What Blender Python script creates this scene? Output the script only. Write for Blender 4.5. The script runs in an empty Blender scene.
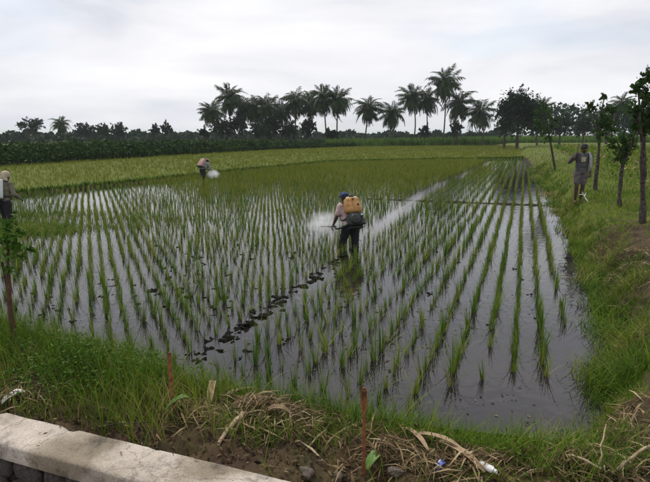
import bpy, bmesh, math, random
import numpy as np
from mathutils import Vector, Matrix, Quaternion

R = math.radians
scn = bpy.context.scene
COL = scn.collection
# ------------------------------------------------------------------ camera
CAM_H = 2.3
PITCH = math.atan(106 / 500)
cam = bpy.data.cameras.new('camera'); cam.sensor_width = 36; cam.lens = 36 * 500 / 650
cam.clip_start = 0.05; cam.clip_end = 6000
camo = bpy.data.objects.new('camera', cam); COL.objects.link(camo)
camo.location = (0, 0, CAM_H); camo.rotation_euler = (R(90) - PITCH, 0, 0)
scn.camera = camo
# ------------------------------------------------------------------ sky
SUN_EL, SUN_AZ = R(58), R(-35)
w = bpy.data.worlds.new('World'); scn.world = w; w.use_nodes = True
nt = w.node_tree; nt.nodes.clear()
def nd(tree, typ, **kw):
    n = tree.nodes.new(typ)
    for k, v in kw.items():
        if k.startswith('i_'): n.inputs[k[2:].replace('_', ' ')].default_value = v
        else: setattr(n, k, v)
    return n
L = nt.links.new
out = nd(nt, 'ShaderNodeOutputWorld')
sky = nd(nt, 'ShaderNodeTexSky', sky_type='NISHITA', sun_disc=False)
sky.sun_elevation = SUN_EL; sky.sun_rotation = SUN_AZ
b1 = nd(nt, 'ShaderNodeBackground'); b1.inputs[1].default_value = 0.095
L(sky.outputs[0], b1.inputs[0])
tc = nd(nt, 'ShaderNodeTexCoord')
mp = nd(nt, 'ShaderNodeMapping'); mp.inputs['Scale'].default_value = (1.3, 1.3, 5.5)
L(tc.outputs['Generated'], mp.inputs[0])
n1 = nd(nt, 'ShaderNodeTexNoise'); n1.inputs['Scale'].default_value = 1.6; n1.inputs['Detail'].default_value = 7
n1.inputs['Roughness'].default_value = 0.52; n1.inputs['Distortion'].default_value = 0.35
L(mp.outputs[0], n1.inputs[0])
cr = nd(nt, 'ShaderNodeValToRGB')
cr.color_ramp.elements[0].position = 0.34; cr.color_ramp.elements[0].color = (0.64, 0.665, 0.735, 1)
cr.color_ramp.elements[1].position = 0.66; cr.color_ramp.elements[1].color = (0.92, 0.915, 0.93, 1)
e = cr.color_ramp.elements.new(0.5); e.color = (0.81, 0.81, 0.845, 1)
L(n1.outputs[0], cr.inputs[0])
b2 = nd(nt, 'ShaderNodeBackground'); b2.inputs[1].default_value = 0.745
L(cr.outputs[0], b2.inputs[0])
mp2 = nd(nt, 'ShaderNodeMapping'); mp2.inputs['Scale'].default_value = (2.0, 2.0, 7.0); mp2.inputs['Location'].default_value = (3.1, 0.7, 0.2)
L(tc.outputs['Generated'], mp2.inputs[0])
n2 = nd(nt, 'ShaderNodeTexNoise'); n2.inputs['Scale'].default_value = 1.3; n2.inputs['Detail'].default_value = 5
L(mp2.outputs[0], n2.inputs[0])
cr2 = nd(nt, 'ShaderNodeValToRGB')
cr2.color_ramp.elements[0].position = 0.36; cr2.color_ramp.elements[0].color = (0.74, 0.74, 0.74, 1)
cr2.color_ramp.elements[1].position = 0.52; cr2.color_ramp.elements[1].color = (1, 1, 1, 1)
L(n2.outputs[0], cr2.inputs[0])
mx = nd(nt, 'ShaderNodeMixShader')
L(cr2.outputs[0], mx.inputs[0]); L(b1.outputs[0], mx.inputs[1]); L(b2.outputs[0], mx.inputs[2]); L(mx.outputs[0], out.inputs[0])
# ------------------------------------------------------------------ sun (veiled by cloud)
sl = bpy.data.lights.new('sun', 'SUN'); sl.energy = 1.5; sl.angle = R(20); sl.color = (1, 0.96, 0.9)
so = bpy.data.objects.new('sun', sl); COL.objects.link(so)
sd = Vector((math.sin(SUN_AZ) * math.cos(SUN_EL), math.cos(SUN_AZ) * math.cos(SUN_EL), math.sin(SUN_EL)))
so.rotation_euler = sd.to_track_quat('Z', 'Y').to_euler(); so.location = (0, 0, 60)
scn.view_settings.view_transform = 'Standard'; scn.view_settings.look = 'None'
scn.view_settings.exposure = 0.6; scn.view_settings.gamma = 1.0; scn.view_settings.use_curve_mapping = False
scn.cycles.max_bounces = 6; scn.cycles.transparent_max_bounces = 8; scn.cycles.volume_bounces = 3
scn.cycles.volume_step_rate = 2.0; scn.cycles.use_denoising = True
try: scn.cycles.denoiser = 'OPENIMAGEDENOISE'
except Exception: pass

rng = np.random.default_rng(7); rnd = random.Random(11)
# ------------------------------------------------------------------ geometry of view -> places on the ground
CT, ST = math.cos(PITCH), math.sin(PITCH)
def ray(px, py):
    u = (px - 325) / 500; v = (241 - py) / 500
    return np.array([u, CT + v * ST, -ST + v * CT])
def G(px, py, z=0.0):
    d = ray(px, py); t = (z - CAM_H) / d[2]
    return np.array([0, 0, CAM_H]) + d * t
def atd(px, py, dist):                 # a point at depth y = dist
    d = ray(px, py); return np.array([0, 0, CAM_H]) + d * (dist / d[1])
# ------------------------------------------------------------------ height of the land; still water stands at z = 0
edge_r = np.array([G(*p)[:2] for p in ((505, 500), (548, 446), (578, 418), (594, 388), (598, 345), (590, 290), (574, 245), (556, 207), (536, 174), (519, 147))])
edge_r = edge_r[np.argsort(edge_r[:, 1])]
edge_n = np.array([G(*p)[:2] for p in ((-160, 318), (-30, 334), (40, 345), (100, 358), (160, 380), (250, 402), (330, 414), (440, 440), (545, 452), (640, 455))])
edge_n = edge_n[np.argsort(edge_n[:, 0])]
far_e = np.array([G(*p)[:2] for p in ((-200, 225), (0, 197), (130, 184), (240, 172), (330, 163), (440, 160.5), (525, 159), (580, 158))])
far_e = far_e[np.argsort(far_e[:, 0])]
WA, WB = np.array([-2.05, 2.87]), np.array([-0.125, 2.2])       # back edge of the wall coping
WD = (WB - WA) / np.linalg.norm(WB - WA); WN = np.array([-WD[1], WD[0]])   # WN points to the field
def fold(x, y, s=1.0, seed=0):        # cheap smooth noise
    x = np.asarray(x) * s; y = np.asarray(y) * s
    return (np.sin(x * 1.3 + 2.1 * np.sin(y * .9 + seed)) + np.sin(y * 1.7 + 1.7 * np.sin(x * 1.1 + seed * 2 + 1)) + .6 * np.sin(2.9 * x + 2.3 * y + seed) + .5 * np.sin(4.7 * y - 3.9 * x + seed * 3)) / 3.1
def sst(t): t = np.clip(t, 0, 1); return t * t * (3 - 2 * t)
def d_right(x, y): return (x - np.interp(y, edge_r[:, 1], edge_r[:, 0])) * 0.93 + (0.13 * fold(x, y, 1.1, 4) + 0.09 * fold(x, y, 3.7, 6)) * np.clip(np.asarray(y) / 6, .5, 1)
def d_near(x, y): return (np.interp(x, edge_n[:, 0], edge_n[:, 1]) - y) * 0.93 + 0.08 * fold(x, y, 3, 2) + .04 * fold(x, y, 7, 3)
def d_far(x, y): return y - np.interp(x, far_e[:, 0], far_e[:, 1])
def d_wall(x, y): return (x - WA[0]) * WN[0] + (y - WA[1]) * WN[1]
B1a, B1b = G(368, 199)[:2], G(553, 206)[:2]
def seg_d(x, y, a, b):
    ab = b - a; t = np.clip(((x - a[0]) * ab[0] + (y - a[1]) * ab[1]) / (ab @ ab), 0, 1)
    return np.hypot(x - a[0] - ab[0] * t, y - a[1] - ab[1] * t)
HEAPS = [(-.53, 3.05, .30, .15, .07), (-.25, 2.95, .22, .12, .045), (-2.15, 3.2, .22, .10, .05), (.38, 2.6, .2, .10, .05), (.72, 2.48, .16, .08, .04)]   # debris heaps: x, y, rx, ry, height
def hgt(x, y):
    x = np.asarray(x, float); y = np.asarray(y, float)
    dr, dn, df = d_right(x, y), d_near(x, y), d_far(x, y)
    z = np.full(np.broadcast(x, y).shape, -0.09)
    z = z + 0.03 * fold(x, y, 2.2, 5) * (y < 25)
    z = np.maximum(z, -0.09 + 0.17 * sst(df / 1.0))                                  # far dense fields
    rb = np.maximum(0.20 * np.exp(-(df - .3) ** 2 / .12), 0.145 * np.exp(-(seg_d(x, y, B1a, B1b) / .06) ** 2))
    z = z + rb * (0.9 + .18 * fold(x, y, 4, 8))
    zr = -0.12 + 0.60 * sst(dr / 0.75) + 0.10 * sst((dr - .8) / 2.5)
    zn = -0.12 + 0.58 * sst(dn / 0.75)
    rough = 0.05 * fold(x, y, 4.5, 1) + 0.03 * fold(x, y, 11, 3) + .014 * fold(x, y, 31, 5)
    land = np.maximum(zr, zn)
    z = np.where(land > z, land + rough * sst((land + .1) / .3) * (np.hypot(x, y) < 30), z)
    for hx_, hy_, rx_, ry_, hh_ in HEAPS: z = z + hh_ * np.exp(-((x - hx_) / rx_) ** 2 - ((y - hy_) / ry_) ** 2)
    dw = d_wall(x, y)
    z = np.where((dw < 0.35) & (y < 9), np.minimum(z, 0.50 + .06 * sst(dw / .35) + .02 * fold(x, y, 9, 1)), z)
    z = np.where((dw < -0.1) & (y < 9), -0.75, z)
    return z
def gp(px, py):                        # where a line of sight meets the land
    d = ray(px, py); t = 1.0
    while t < 400:
        p = np.array([0, 0, CAM_H]) + d * t
        if p[2] < max(float(hgt(p[0], p[1])), 0.0): break
        t += 0.01 + t * .002
    return p
def hz(x, y): return max(float(hgt(x, y)), 0.0)
# ------------------------------------------------------------------ object helpers
def tag(o, label=None, cat=None, group=None, kind=None):
    if label: o['label'] = label
    if cat: o['category'] = cat
    if group: o['group'] = group
    if kind: o['kind'] = kind
    return o
def link(name, me, mat=None, parent=None):
    o = bpy.data.objects.new(name, me); COL.objects.link(o)
    if mat is not None and len(me.materials) == 0: me.materials.append(mat)
    if parent is not None: o.parent = parent
    return o
def empty(name, loc, rz=0):
    o = bpy.data.objects.new(name, None); COL.objects.link(o); o.empty_display_size = .2
    o.location = loc; o.rotation_euler = (0, 0, rz); return o
def mesh_np(name, V, quads=None, tris=None, tint=None, smooth=False):
    me = bpy.data.meshes.new(name)
    V = np.ascontiguousarray(V, np.float32)
    me.vertices.add(len(V)); me.vertices.foreach_set('co', V.ravel())
    parts = []; starts = []; tot = 0
    for f, k in ((quads, 4), (tris, 3)):
        if f is not None and len(f):
            parts.append(np.asarray(f, np.int32).ravel()); starts.append(np.arange(len(f), dtype=np.int32) * k + tot); tot += len(f) * k
    idx = np.concatenate(parts); st = np.concatenate(starts)
    me.loops.add(len(idx)); me.loops.foreach_set('vertex_index', idx)
    me.polygons.add(len(st)); me.polygons.foreach_set('loop_start', st)
    if smooth: me.polygons.foreach_set('use_smooth', np.ones(len(st), bool))
    if tint is not None:
        a = me.attributes.new('tint', 'FLOAT', 'POINT'); a.data.foreach_set('value', np.ascontiguousarray(tint, np.float32))
    me.update(calc_edges=True); me.validate(); return me
def blades(P, H, W, AZ, B, seg=3, tint=None, fold_=0.0):
    """arching grass blades: arrays of verts, quads, tris, tint"""
    n = len(P); s = np.linspace(0, 1, seg + 1)
    d = np.stack([np.cos(AZ), np.sin(AZ), np.zeros(n)], 1); sd_ = np.stack([-np.sin(AZ), np.cos(AZ), np.zeros(n)], 1)
    k = 2 * seg + 1; V = np.zeros((n, k, 3))
    for i in range(seg + 1):
        c = P + d * (B * H * (0.25 * s[i] + .75 * s[i] ** 2))[:, None]
        c = c + np.array([0, 0, 1.0]) * (H * (s[i] - 0.32 * np.minimum(B, 1.6) * s[i] ** 2.2))[:, None]
        if i < seg:
            ww = (W * 0.5 * (1 - s[i] ** 1.8) * (0.75 if i == 0 else 1))[:, None]
            V[:, 2 * i] = c - sd_ * ww; V[:, 2 * i + 1] = c + sd_ * ww
        else: V[:, 2 * seg] = c
    base = (np.arange(n) * k)[:, None]
    q = np.concatenate([base + np.array([[2 * i, 2 * i + 1, 2 * i + 3, 2 * i + 2]]) for i in range(seg - 1)]) if seg > 1 else None
    t = base + np.array([[2 * seg - 2, 2 * seg - 1, 2 * seg]])
    tn = np.repeat(rng.random(n) if tint is None else tint, k)
    return V.reshape(-1, 3), q, t, tn
def cards(C, D, S, asp=0.45, tint=None, nrm=None):
    """leaf shaped quads: centre, direction along the leaf, length"""
    n = len(C); D = D / (np.linalg.norm(D, axis=1)[:, None] + 1e-9)
    r = rng.normal(size=(n, 3)) if nrm is None else nrm
    sdv = np.cross(D, r); sdv /= (np.linalg.norm(sdv, axis=1)[:, None] + 1e-9)
    up = np.cross(sdv, D); S = S[:, None]
    V = np.stack([C - D * S * .5, C + sdv * S * asp * .5 + up * S * .08, C + D * S * .5 - up * S * .06, C - sdv * S * asp * .5 + up * S * .08], 1).reshape(-1, 3)
    q = np.arange(n * 4).reshape(-1, 4)
    return V, q, None, np.repeat(rng.random(n) if tint is None else tint, 4)
def join_np(items):
    V = []; Q = []; T = []; N = []; o = 0
    for v, q, t, tn in items:
        V.append(v); N.append(tn)
        if q is not None and len(q): Q.append(q + o)
        if t is not None and len(t): T.append(t + o)
        o += len(v)
    return np.concatenate(V), (np.concatenate(Q) if Q else None), (np.concatenate(T) if T else None), np.concatenate(N)
def stuff(name, arr, mat, label, cat, parent=None):
    o = link(name, mesh_np(name, *arr), mat, parent)
    if parent is None: tag(o, label, cat, kind='stuff')
    return o
def tube_np(pts, rad, n=8, tint=.5, cap=True):
    pts = np.asarray(pts, float); rad = np.broadcast_to(np.asarray(rad, float), (len(pts),)); V = []; Q = []; T = []
    tan = np.gradient(pts, axis=0); tan /= np.linalg.norm(tan, axis=1)[:, None] + 1e-9
    ref = np.array([0.31, 0.95, 0.05]) if abs(tan[0][2]) > .7 else np.array([0, 0, 1.0])
    for i, p in enumerate(pts):
        a = np.cross(tan[i], ref); a /= np.linalg.norm(a) + 1e-9; b = np.cross(tan[i], a)
        for j in range(n):
            an = 2 * math.pi * j / n; V.append(p + (a * math.cos(an) + b * math.sin(an)) * rad[i])
    for i in range(len(pts) - 1):
        for j in range(n):
            Q.append((i * n + j, i * n + (j + 1) % n, (i + 1) * n + (j + 1) % n, (i + 1) * n + j))
    if cap:
        for base, rev in ((0, True), ((len(pts) - 1) * n, False)):
            V.append(pts[0] if rev else pts[-1]); c = len(V) - 1
            for j in range(n):
                f = (base + j, base + (j + 1) % n, c); T.append(f[::-1] if not rev else f)
    return np.array(V), np.array(Q), (np.array(T) if T else None), np.full(len(V), tint)
# ------------------------------------------------------------------ materials
M = {}
def base_mat(name):
    m = bpy.data.materials.new(name); m.use_nodes = True; t = m.node_tree
    p = t.nodes['Principled BSDF']; M[name] = m; return m, t, p
def leafmat(name, cols, rough=.6, trans=.3, pos_scale=None, spec=.12):
    """colour by the 'tint' attribute, with some light passing through"""
    m, t, p = base_mat(name); a = nd(t, 'ShaderNodeAttribute', attribute_name='tint')
    r = nd(t, 'ShaderNodeValToRGB'); el = r.color_ramp.elements
    while len(el) < len(cols): el.new(.5)
    for i, c in enumerate(cols): el[i].position = c[0]; el[i].color = (*c[1], 1)
    fac = a.outputs['Fac']
    if pos_scale:
        g = nd(t, 'ShaderNodeNewGeometry'); n = nd(t, 'ShaderNodeTexNoise'); n.inputs['Scale'].default_value = pos_scale; n.inputs['Detail'].default_value = 3
        t.links.new(g.outputs['Position'], n.inputs[0])
        ma = nd(t, 'ShaderNodeMath', operation='MULTIPLY_ADD'); ma.inputs[1].default_value = 1.1; ma.inputs[2].default_value = -0.55
        t.links.new(n.outputs[0], ma.inputs[0]); ad = nd(t, 'ShaderNodeMath', operation='ADD', use_clamp=True)
        t.links.new(ma.outputs[0], ad.inputs[0]); t.links.new(fac, ad.inputs[1]); fac = ad.outputs[0]
    t.links.new(fac, r.inputs[0]); t.links.new(r.outputs[0], p.inputs['Base Color'])
    p.inputs['Roughness'].default_value = rough; p.inputs['Specular IOR Level'].default_value = spec
    if trans:
        tr = nd(t, 'ShaderNodeBsdfTranslucent'); t.links.new(r.outputs[0], tr.inputs[0])
        ms = nd(t, 'ShaderNodeMixShader'); ms.inputs[0].default_value = trans
        t.links.new(p.outputs[0], ms.inputs[1]); t.links.new(tr.outputs[0], ms.inputs[2])
        t.links.new(ms.outputs[0], t.nodes['Material Output'].inputs[0])
    return m
def noisemat(name, cols, scale=20, rough=.8, bump=0.0, detail=6, coord='Object', spec=.3, bscale=None, metal=0):
    m, t, p = base_mat(name); c = nd(t, 'ShaderNodeTexCoord'); n = nd(t, 'ShaderNodeTexNoise')
    n.inputs['Scale'].default_value = scale; n.inputs['Detail'].default_value = detail; n.inputs['Roughness'].default_value = .62
    t.links.new(c.outputs[coord], n.inputs[0]); r = nd(t, 'ShaderNodeValToRGB'); el = r.color_ramp.elements
    while len(el) < len(cols): el.new(.5)
    for i, cc in enumerate(cols): el[i].position = cc[0]; el[i].color = (*cc[1], 1)
    t.links.new(n.outputs[0], r.inputs[0]); t.links.new(r.outputs[0], p.inputs['Base Color'])
    p.inputs['Roughness'].default_value = rough; p.inputs['Specular IOR Level'].default_value = spec; p.inputs['Metallic'].default_value = metal
    if bump:
        n3 = nd(t, 'ShaderNodeTexNoise'); n3.inputs['Scale'].default_value = bscale or scale * 3; n3.inputs['Detail'].default_value = 6
        t.links.new(c.outputs[coord], n3.inputs[0]); b = nd(t, 'ShaderNodeBump'); b.inputs['Strength'].default_value = 1; b.inputs['Distance'].default_value = bump
        t.links.new(n3.outputs[0], b.inputs['Height']); t.links.new(b.outputs[0], p.inputs['Normal'])
    return m
leafmat('rice_leaf', [(0, (.040, .095, .009)), (.45, (.105, .190, .018)), (.8, (.185, .250, .030)), (1, (.30, .28, .08))], .55, .3, .25)
leafmat('rice_far', [(0, (.105, .132, .011)), (.5, (.145, .170, .014)), (1, (.20, .205, .025))], .6, .25, .09)
leafmat('grass_leaf', [(0, (.034, .078, .006)), (.45, (.092, .172, .012)), (.78, (.165, .220, .018)), (.93, (.20, .19, .035)), (1, (.32, .24, .11))], .55, .3, .9)
leafmat('weed_leaf', [(0, (.025, .068, .008)), (.6, (.065, .145, .014)), (1, (.12, .20, .03))], .5, .3, 2)
leafmat('straw', [(0, (.035, .022, .012)), (.4, (.12, .08, .04)), (.8, (.27, .19, .10)), (1, (.46, .37, .23))], .7, .15)
leafmat('litter', [(0, (.012, .008, .005)), (.5, (.05, .03, .016)), (.9, (.13, .085, .045)), (1, (.26, .19, .11))], .8, .1)
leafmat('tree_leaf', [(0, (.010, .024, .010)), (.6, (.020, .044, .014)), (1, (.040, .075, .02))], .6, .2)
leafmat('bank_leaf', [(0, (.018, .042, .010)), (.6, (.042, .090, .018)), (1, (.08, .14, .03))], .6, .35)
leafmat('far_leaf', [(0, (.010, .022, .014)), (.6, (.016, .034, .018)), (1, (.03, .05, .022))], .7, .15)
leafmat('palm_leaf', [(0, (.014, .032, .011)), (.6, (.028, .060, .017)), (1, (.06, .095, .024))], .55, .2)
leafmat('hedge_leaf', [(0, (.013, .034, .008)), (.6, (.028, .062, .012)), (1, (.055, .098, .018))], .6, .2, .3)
leafmat('cane_leaf', [(0, (.045, .11, .012)), (.5, (.08, .16, .018)), (1, (.14, .21, .03))], .6, .3, .08)
noisemat('bark', [(.3, (.022, .018, .014)), (.5, (.065, .052, .04)), (.72, (.15, .125, .10))], 16, .9, .04)
noisemat('red_bark', [(.3, (.035, .018, .012)), (.7, (.13, .058, .034))], 16, .9, .01)
noisemat('pale_bark', [(.3, (.07, .055, .045)), (.7, (.22, .18, .15))], 9, .9, .02)
noisemat('palm_bark', [(.3, (.05, .042, .034)), (.7, (.12, .10, .08))], 5, .9, .03)
noisemat('mud', [(.3, (.008, .007, .005)), (.7, (.030, .026, .016))], 14, .85, .02, spec=.08)
noisemat('stone', [(.3, (.035, .03, .026)), (.7, (.13, .11, .095))], 7, .85, .02)
noisemat('grey_stone', [(.3, (.10, .08, .06)), (.7, (.34, .29, .23))], 12, .85, .015)
noisemat('rust', [(.3, (.10, .035, .015)), (.7, (.26, .10, .04))], 30, .85, .004)
noisemat('dry_wood', [(.3, (.20, .13, .07)), (.7, (.46, .36, .24))], 14, .8, .006)
noisemat('dead_leaf', [(.3, (.16, .10, .055)), (.7, (.42, .31, .19))], 9, .75, .006)
noisemat('white_plastic', [(.3, (.62, .60, .55)), (.7, (.80, .79, .76))], 8, .35, spec=.5)
noisemat('tank_white', [(.3, (.50, .52, .54)), (.7, (.72, .73, .74))], 6, .4, spec=.5)
noisemat('tank_yellow', [(.3, (.13, .065, .025)), (.42, (.34, .17, .05)), (.56, (.46, .245, .07)), (.75, (.50, .30, .11))], 9, .5, spec=.4)
noisemat('tank_red', [(.3, (.26, .13, .11)), (.7, (.42, .25, .21))], 6, .4, spec=.5)
noisemat('black_rubber', [(.3, (.012, .013, .012)), (.7, (.03, .032, .03))], 20, .5, spec=.4)
noisemat('engine_green', [(.3, (.006, .012, .008)), (.7, (.018, .028, .02))], 20, .45, spec=.4)
noisemat('grey_metal', [(.3, (.22, .22, .22)), (.7, (.42, .42, .43))], 20, .4, spec=.5, metal=.6)
noisemat('skin', [(.3, (.05, .025, .016)), (.7, (.085, .042, .027))], 10, .6)
noisemat('hair', [(.3, (.008, .007, .006)), (.7, (.02, .017, .014))], 40, .6)
noisemat('cloth_blue', [(.3, (.02, .04, .13)), (.7, (.05, .085, .24))], 14, .85, .004)
noisemat('cloth_pink', [(.3, (.36, .25, .24)), (.7, (.55, .42, .40))], 12, .9, .004)
noisemat('cloth_dark', [(.3, (.010, .010, .013)), (.7, (.028, .027, .032))], 12, .9, .004)
noisemat('cloth_khaki', [(.3, (.10, .095, .065)), (.7, (.20, .185, .13))], 10, .9, .004)
noisemat('cloth_beige', [(.3, (.30, .25, .17)), (.7, (.48, .41, .30))], 12, .9, .004)
noisemat('cloth_grey', [(.3, (.05, .05, .053)), (.7, (.105, .105, .11))], 10, .9, .004)
noisemat('cloth_greenish', [(.3, (.16, .19, .18)), (.7, (.28, .32, .30))], 10, .9, .004)
noisemat('cloth_mauve', [(.3, (.075, .063, .067)), (.7, (.16, .13, .138))], 10, .9, .004)
noisemat('cloth_white', [(.3, (.22, .22, .22)), (.7, (.36, .36, .355))], 10, .9, .004)
noisemat('paper_tan', [(.3, (.30, .26, .17)), (.7, (.44, .39, .28))], 10, .9)
noisemat('blue_print', [(.35, (.05, .08, .26)), (.5, (.14, .16, .42)), (.6, (.55, .55, .58))], 40, .4)
noisemat('fresh_leaf', [(.3, (.06, .13, .02)), (.7, (.16, .27, .06))], 8, .5)
noisemat('eye', [(.3, (.01, .008, .006)), (.7, (.02, .015, .01))], 10, .3)
# concrete coping: light cement with stains and pits
m, t, p = base_mat('concrete')
c = nd(t, 'ShaderNodeTexCoord'); na = nd(t, 'ShaderNodeTexNoise'); na.inputs['Scale'].default_value = 5.0; na.inputs['Detail'].default_value = 9; na.inputs['Roughness'].default_value = .7
nb = nd(t, 'ShaderNodeTexNoise'); nb.inputs['Scale'].default_value = 90; nb.inputs['Detail'].default_value = 4
t.links.new(c.outputs['Object'], na.inputs[0]); t.links.new(c.outputs['Object'], nb.inputs[0])
ra = nd(t, 'ShaderNodeValToRGB'); ra.color_ramp.elements[0].position = .33; ra.color_ramp.elements[0].color = (.16, .14, .115, 1)
ra.color_ramp.elements[1].position = .62; ra.color_ramp.elements[1].color = (.54, .475, .40, 1); ee = ra.color_ramp.elements.new(.46); ee.color = (.43, .375, .315, 1)
rb_ = nd(t, 'ShaderNodeValToRGB'); rb_.color_ramp.elements[0].position = .36; rb_.color_ramp.elements[0].color = (.72, .69, .65, 1); rb_.color_ramp.elements[1].position = .5; rb_.color_ramp.elements[1].color = (1, 1, 1, 1)
t.links.new(na.outputs[0], ra.inputs[0]); t.links.new(nb.outputs[0], rb_.inputs[0])
mm = nd(t, 'ShaderNodeMix', data_type='RGBA', blend_type='MULTIPLY'); mm.inputs[0].default_value = .8
t.links.new(ra.outputs[0], mm.inputs[6]); t.links.new(rb_.outputs[0], mm.inputs[7]); ns = nd(t, 'ShaderNodeTexNoise'); ns.inputs['Scale'].default_value = 1.7; ns.inputs['Detail'].default_value = 6; ns.inputs['Distortion'].default_value = .8; t.links.new(c.outputs['Object'], ns.inputs[0])
rs = nd(t, 'ShaderNodeValToRGB'); rs.color_ramp.elements[0].position = .40; rs.color_ramp.elements[0].color = (.48, .45, .38, 1); rs.color_ramp.elements[1].position = .55; rs.color_ramp.elements[1].color = (1, 1, 1, 1); t.links.new(ns.outputs[0], rs.inputs[0])
vo = nd(t, 'ShaderNodeTexVoronoi', feature='DISTANCE_TO_EDGE'); vo.inputs['Scale'].default_value = 2.1; md_ = nd(t, 'ShaderNodeVectorMath', operation='MULTIPLY_ADD'); md_.inputs[1].default_value = (.25, .25, .25); t.links.new(na.outputs['Color'], md_.inputs[0]); t.links.new(c.outputs['Object'], md_.inputs[2]); t.links.new(md_.outputs[0], vo.inputs['Vector'])
rc = nd(t, 'ShaderNodeValToRGB'); rc.color_ramp.elements[0].position = .0; rc.color_ramp.elements[0].color = (.35, .32, .28, 1); rc.color_ramp.elements[1].position = .012; rc.color_ramp.elements[1].color = (1, 1, 1, 1); t.links.new(vo.outputs['Distance'], rc.inputs[0])
m3 = nd(t, 'ShaderNodeMix', data_type='RGBA', blend_type='MULTIPLY'); m3.inputs[0].default_value = 1; t.links.new(mm.outputs[2], m3.inputs[6]); t.links.new(rs.outputs[0], m3.inputs[7])
m4 = nd(t, 'ShaderNodeMix', data_type='RGBA', blend_type='MULTIPLY'); m4.inputs[0].default_value = .75; t.links.new(m3.outputs[2], m4.inputs[6]); t.links.new(rc.outputs[0], m4.inputs[7]); t.links.new(m4.outputs[2], p.inputs['Base Color'])
p.inputs['Roughness'].default_value = .9
bp = nd(t, 'ShaderNodeBump'); bp.inputs['Strength'].default_value = 1; bp.inputs['Distance'].default_value = .012
t.links.new(na.outputs[0], bp.inputs['Height']); bp2 = nd(t, 'ShaderNodeBump'); bp2.inputs['Strength'].default_value = 1; bp2.inputs['Distance'].default_value = .004
t.links.new(nb.outputs[0], bp2.inputs['Height']); t.links.new(bp.outputs[0], bp2.inputs['Normal']); t.links.new(bp2.outputs[0], p.inputs['Normal'])
# ground: soil and turf by the 'tint' attribute (0 wet mud, .5 brown soil, 1 green)
m, t, p = base_mat('ground')
a = nd(t, 'ShaderNodeAttribute', attribute_name='tint'); g = nd(t, 'ShaderNodeNewGeometry')
n = nd(t, 'ShaderNodeTexNoise'); n.inputs['Scale'].default_value = 5; n.inputs['Detail'].default_value = 8; n.inputs['Roughness'].default_value = .7; t.links.new(g.outputs['Position'], n.inputs[0])
soil = nd(t, 'ShaderNodeValToRGB'); el = soil.color_ramp.elements; el[0].position = .32; el[0].color = (.014, .0095, .0065, 1); el[1].position = .70; el[1].color = (.105, .064, .038, 1)
turf = nd(t, 'ShaderNodeValToRGB'); el = turf.color_ramp.elements; el[0].position = .3; el[0].color = (.055, .08, .008, 1); el[1].position = .7; el[1].color = (.13, .15, .02, 1)
t.links.new(n.outputs[0], soil.inputs[0]); t.links.new(n.outputs[0], turf.inputs[0])
mx1 = nd(t, 'ShaderNodeMix', data_type='RGBA'); mr = nd(t, 'ShaderNodeMapRange'); mr.inputs[1].default_value = .5; mr.inputs[2].default_value = 1
t.links.new(a.outputs['Fac'], mr.inputs[0]); t.links.new(mr.outputs[0], mx1.inputs[0]); t.links.new(soil.outputs[0], mx1.inputs[6]); t.links.new(turf.outputs[0], mx1.inputs[7])
mx2 = nd(t, 'ShaderNodeMix', data_type='RGBA'); mr2 = nd(t, 'ShaderNodeMapRange'); mr2.inputs[1].default_value = 0; mr2.inputs[2].default_value = .5
t.links.new(a.outputs['Fac'], mr2.inputs[0]); t.links.new(mr2.outputs[0], mx2.inputs[0]); mx2.inputs[6].default_value = (.022, .017, .013, 1); t.links.new(mx1.outputs[2], mx2.inputs[7])
t.links.new(mx2.outputs[2], p.inputs['Base Color']); p.inputs['Roughness'].default_value = .9; p.inputs['Specular IOR Level'].default_value = .2
bp = nd(t, 'ShaderNodeBump'); bp.inputs['Strength'].default_value = 1; bp.inputs['Distance'].default_value = .03; t.links.new(n.outputs[0], bp.inputs['Height']); t.links.new(bp.outputs[0], p.inputs['Normal'])
# muddy water, nearly still
m, t, p = base_mat('water')
g = nd(t, 'ShaderNodeNewGeometry'); n = nd(t, 'ShaderNodeTexNoise'); n.inputs['Scale'].default_value = .9; n.inputs['Detail'].default_value = 5; t.links.new(g.outputs['Position'], n.inputs[0])
r = nd(t, 'ShaderNodeValToRGB'); el = r.color_ramp.elements; el[0].position = .35; el[0].color = (.008, .0062, .0062, 1); el[1].position = .65; el[1].color = (.022, .0165, .0165, 1)
t.links.new(n.outputs[0], r.inputs[0]); t.links.new(r.outputs[0], p.inputs['Base Color'])
p.inputs['Roughness'].default_value = .035; p.inputs['IOR'].default_value = 1.5
n2 = nd(t, 'ShaderNodeTexNoise'); n2.inputs['Scale'].default_value = 6; n2.inputs['Detail'].default_value = 3; t.links.new(g.outputs['Position'], n2.inputs[0])
bp = nd(t, 'ShaderNodeBump'); bp.inputs['Strength'].default_value = .6; bp.inputs['Distance'].default_value = .008; t.links.new(n2.outputs[0], bp.inputs['Height']); t.links.new(bp.outputs[0], p.inputs['Normal'])
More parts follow.
